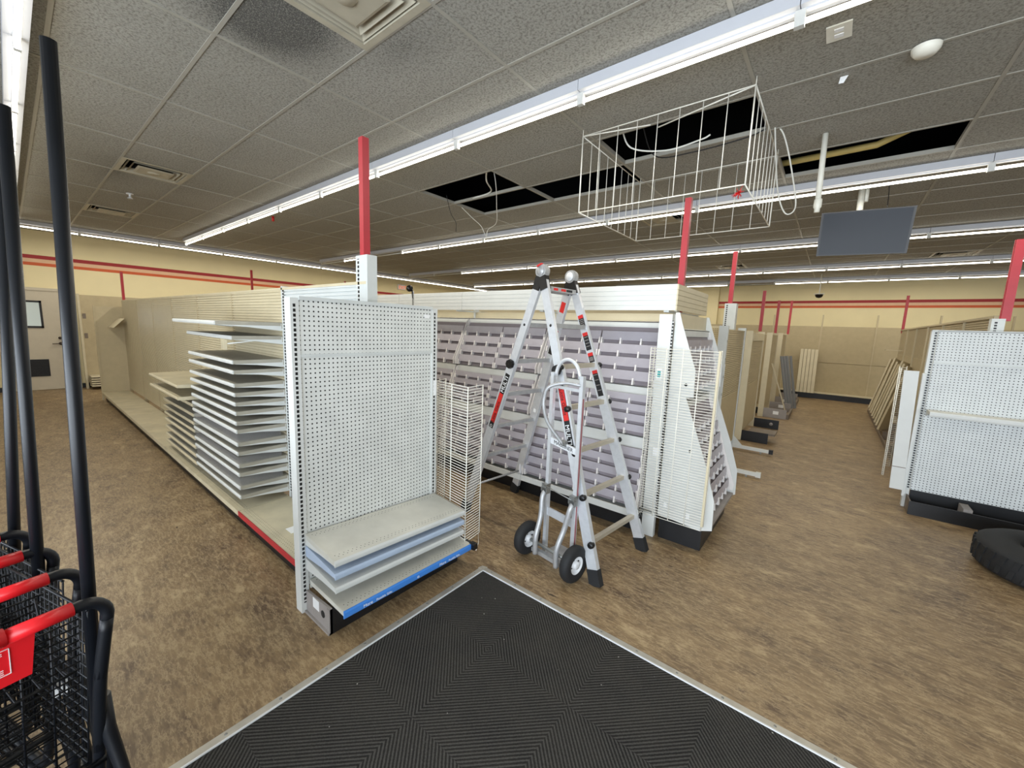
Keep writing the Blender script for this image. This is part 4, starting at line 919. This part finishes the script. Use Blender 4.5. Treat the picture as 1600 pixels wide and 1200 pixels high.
for r, s in ((rR, 1), (rL, -1)):
    e = Vector((r.x, r.y, 0))+bk*.13+ax*.03*s; MB().tube(bez([Z3(r, .53)+bk*.01, Z3(r, .48)+bk*.05, e*.6+Z3(r, 0)*.4+Vector((0, 0, .34)), Vector((e.x, e.y, .2)), Vector((e.x, e.y, .07))]), .019, 8).build('curved_strut', M['alu2'], HT)
MB().hexa([rR+Vector((.03, 0, .004)), rR-bk*.20+Vector((.03, 0, .004)), rL-bk*.20+Vector((-.03, 0, .004)), rL+Vector((-.03, 0, .004)), rR+Vector((.03, 0, .012)), rR-bk*.20+Vector((.03, 0, .012)), rL-bk*.20+Vector((-.03, 0, .012)), rL+Vector((-.03, 0, .012))]).build('nose_plate', M['alu2'], HT)
for c in (w1, w2_):
    MB().lathe([(.062, -.030), (.085, -.036), (.112, -.033), (.123, -.022), (.127, -.008), (.127, .008), (.123, .022), (.112, .033), (.085, .036), (.062, .030)], c, au, 32).build('tyre', M['rubber'], HT)
    hb = MB().lathe([(.063, -.030), (.055, -.026), (.050, -.012), (.028, -.012), (.026, -.034), (.012, -.036), (.001, -.036)], c, au, 24); hb.lathe([(.063, .030), (.055, .026), (.050, .012), (.028, .012), (.026, .034), (.012, .036), (.001, .036)], c, au, 24)
    o = hb.build('wheel_hub', M['hub'], HT)
    nt = MB()
    for q in range(4):
        an = q*math.pi/2+.4; a_ = au.orthogonal().normalized(); b_ = au.cross(a_); nt.lathe([(.001, -.015), (.006, -.015), (.006, -.011), (.001, -.011)], c+(a_*math.cos(an)+b_*math.sin(an))*.039, au, 6)
    nt.build('hub_bolts', M['plastic'], o)

# ================================================================ shopping carts with anti-theft poles
P0 = Vector((-1.348, .093, 0)); fw_ = Vector((-.98, -.2, 0)).normalized(); sd_ = Vector((.2, -.98, 0)).normalized()
W_ = .50
def cp(f, s, z): return P0+fw_*f+sd_*s+Vector((0, 0, z))
CART = thing('shopping_cart', 'nearest black shopping cart with red handle grip and red child seat flap', 'shopping cart', tuple(P0), 'nested shopping carts with tall poles')
def leg_line(s):
    e = 1 if s == 0 else -1; return [cp(.0, s+.002*e, .94), cp(.02, s+.02*e, .78), cp(.05, s+.025*e, .62), cp(.08, s+.03*e, .45)]
hb = [cp(.02, .02, .78)]+[cp(0, .045-.045*math.cos(i*math.pi/12), .955+.045*math.sin(i*math.pi/12)) for i in range(7)]+[cp(0, W_-.045+.045*math.sin(i*math.pi/12), .955+.045*math.cos(i*math.pi/12)) for i in range(7)]+[cp(.02, W_-.02, .78)]
MB().tube(hb, .0135, 10).build('handle', M['blacktube'], CART)
g = MB().tube([cp(0, .058, 1.0), cp(0, .16, 1.0)], .0165, 12).tube([cp(0, .16, 1.002), cp(0, W_-.16, 1.002)], .0195, 12).tube([cp(0, W_-.16, 1.0), cp(0, W_-.075, 1.0)], .0165, 12).build('handle_grip', M['red'], CART)
text('FAMILY DOLLAR', cp(-.0202, .345, 1.0), -sd_, (0, 0, 1), .017, 'lettering', M['label'], g, .0006) if False else None
lt = MB()
for i in range(5): lt.beam(cp(-.0185, .205+i*.016, 1.010), cp(-.0185, .215+i*.016, 1.010), .002, .010, (0, 0, 1))
lt.build('handle_print', M['label'], g)
fl_ = MB().hexa([cp(.012, .115, .985), cp(.012, W_-.115, .985), cp(.03, W_-.125, .87), cp(.03, .125, .87), cp(.018, .115, .985), cp(.018, W_-.115, .985), cp(.036, W_-.125, .87), cp(.036, .125, .87)]).build('seat_flap', M['red'], CART)
q_ = lambda s, z: cp(.012+(.985-z)*.1565-.0012, s, z)
pr = MB()
for a, b in (((.155, .965), (.345, .965)), ((.155, .965), (.155, .90)), ((.155, .90), (.345, .90)), ((.345, .965), (.345, .90))): pr.beam(q_(*a), q_(*b), .0012, .0022, fw_ if a[0] != b[0] else fw_)
for zz in (.958, .953, .915, .910, .905): pr.beam(q_(.165, zz), q_(.335, zz), .0012, .0018, fw_)
pr.beam(q_(.19, .925), q_(.225, .943), .0012, .007, fw_); pr.beam(q_(.19, .943), q_(.225, .925), .0012, .005, fw_); pr.beam(q_(.26, .93), q_(.31, .94), .0012, .008, fw_)
pr.build('safety_print', M['label'], fl_)
# basket of wires: tapers forward
def bk_(f, s, z):   # f 0..1, s 0..1, z 0..1 in basket space
    L = .78; ins = .022+.055*f; zb = .50+.0*f+(1-z)*0; top = .955-.03*f
    return cp(.045+L*f+(.05*(1-z) if f < .5 else -.08*(1-z)), ins+(W_-2*ins)*s+(.02*(1-z)*(1 if s < .5 else -1)), zb+(top-zb)*z)
bw = MB()
for s in (0, 1):
    for i in range(31): bw.wire(bk_(i/30, s, 0), bk_(i/30, s, 1), .0022)
    for z in [q/14 for q in range(15)]: bw.wire(bk_(0, s, z), bk_(1, s, z), .0028 if z not in (0, 1) else .004)
for i in range(12): bw.wire(bk_(1, i/11, 0), bk_(1, i/11, 1), .0022)
for z in (0, .25, .5, .75, 1): bw.wire(bk_(1, 0, z), bk_(1, 1, z), .003)
for i in range(13): bw.wire(bk_(0, i/12, 0), bk_(1, i/12, 0), .0022)
for i in range(10): bw.wire(bk_(i/9, 0, 0), bk_(i/9, 1, 0), .0028)
bw.build('wire_basket', M['blacktube'], CART)
gt = MB()
for i in range(10): gt.wire(bk_(.03, i/9, .02), bk_(.06, i/9, .92), .0026)
for z in [.02+.9*q/20 for q in range(21)]: gt.wire(bk_(.03+.03*z, 0, z), bk_(.03+.03*z, 1, z), .0025)
gt.build('rear_gate', M['blacktube'], CART)
st = MB()
for i in range(10): st.wire(cp(.06, .07+i*.04, .80), cp(.24, .07+i*.04, .79), .002)
for f_ in (.06, .15, .24): st.wire(cp(f_, .05, .80), cp(f_, W_-.05, .795), .003)
for s in (.06, W_-.06): st.wire(cp(.24, s, .79), cp(.27, s, .93), .003)
st.build('child_seat', M['blacktube'], CART)
fm = MB()
for s in (0, W_):
    e = 1 if s == 0 else -1
    fm.tube(bez([leg_line(s)[0], leg_line(s)[1], leg_line(s)[2], leg_line(s)[3], cp(.13, s+.035*e, .26), cp(.2, s+.04*e, .17), cp(.45, s+.06*e, .15), cp(.80, s+.11*e, .15)], 5), .0135, 8)
    fm.tube([cp(.055, s+.012*e, .70), cp(.05, s+.01*e, .60), cp(-.0, s-.0*e, .46), cp(-.10, s-.01*e, .16)], [.0165, .0165, .0135, .0135], 8)
    fm.tube([cp(.8, s+.11*e, .15), cp(.70, s+.07*e, .50)], .010, 8)
fm.tube([cp(.3, .05, .155), cp(.3, W_-.05, .155)], .010, 8).tube([cp(.75, .1, .155), cp(.75, W_-.1, .155)], .010, 8).tube([cp(.05, .02, .52), cp(.05, W_-.02, .52)], .008, 8)
for i in range(6): fm.wire(cp(.2, .1+i*.06, .165), cp(.78, .13+i*.048, .165), .004)
fm.build('frame', M['blacktube'], CART)
for f_, s in ((-.10, -.01), (-.10, W_+.01), (.79, .11), (.79, W_-.11)):
    c = cp(f_, s, .055); MB().lathe([(.001, -.014), (.03, -.014), (.055, -.011), (.055, .011), (.03, .014), (.001, .014)], c, sd_, 18).beam(c+sd_*.02+Vector((0, 0, -.01)), c+sd_*.02+Vector((0, 0, .10)), .004, .03, fw_).beam(c-sd_*.02+Vector((0, 0, -.01)), c-sd_*.02+Vector((0, 0, .10)), .004, .03, fw_).beam(c-sd_*.022+Vector((0, 0, .10)), c+sd_*.022+Vector((0, 0, .10)), .03, .006, (0, 0, 1)).build('caster', M['plastic'], CART)
def pole_pts(a, b): return [Vector(a), Vector(b)]
def cart_pole(par, dl, base, top):
    base = Vector(base); top = Vector(top); d = (top-base).normalized()
    o = MB().tube([base, top], .0135, 14).build('pole', M['blacktube'], par); return o
EXTRA = [((-.209, -.030, 0), 'second black shopping cart from the camera, nested into the nearest one', None),
         ((-.41, -.070, 0), 'third black shopping cart from the camera, in the nested row', None),
         ((-.605, -.112, 0), 'fourth black shopping cart from the camera, at the front of the nested row', None)]
CARTS = [CART]
for dl, lb, _ in EXTRA: CARTS.append(copy_tree(CART, dl, lb, 'nested shopping carts with tall poles', ('seat_flap',)))
for c in CARTS[1:]: c['_w'] = tuple(c.location)
cart_pole(CARTS[0], None, (-1.40, .055, .55), (-1.40, .106, 2.28)); cart_pole(CARTS[2], None, (-1.75, -.022, .55), (-1.75, .039, 2.222)); cart_pole(CARTS[3], None, (-1.99, -.075, .55), (-1.99, .028, 2.15))
o = MB().box(*[v for p in ((-1.60, -1.58), (-.01, .02), (.63, .66)) for v in p]).build('coin_tag', M['label'], CART)
for o in bpy.data.objects:
    if '_w' in o: del o['_w']
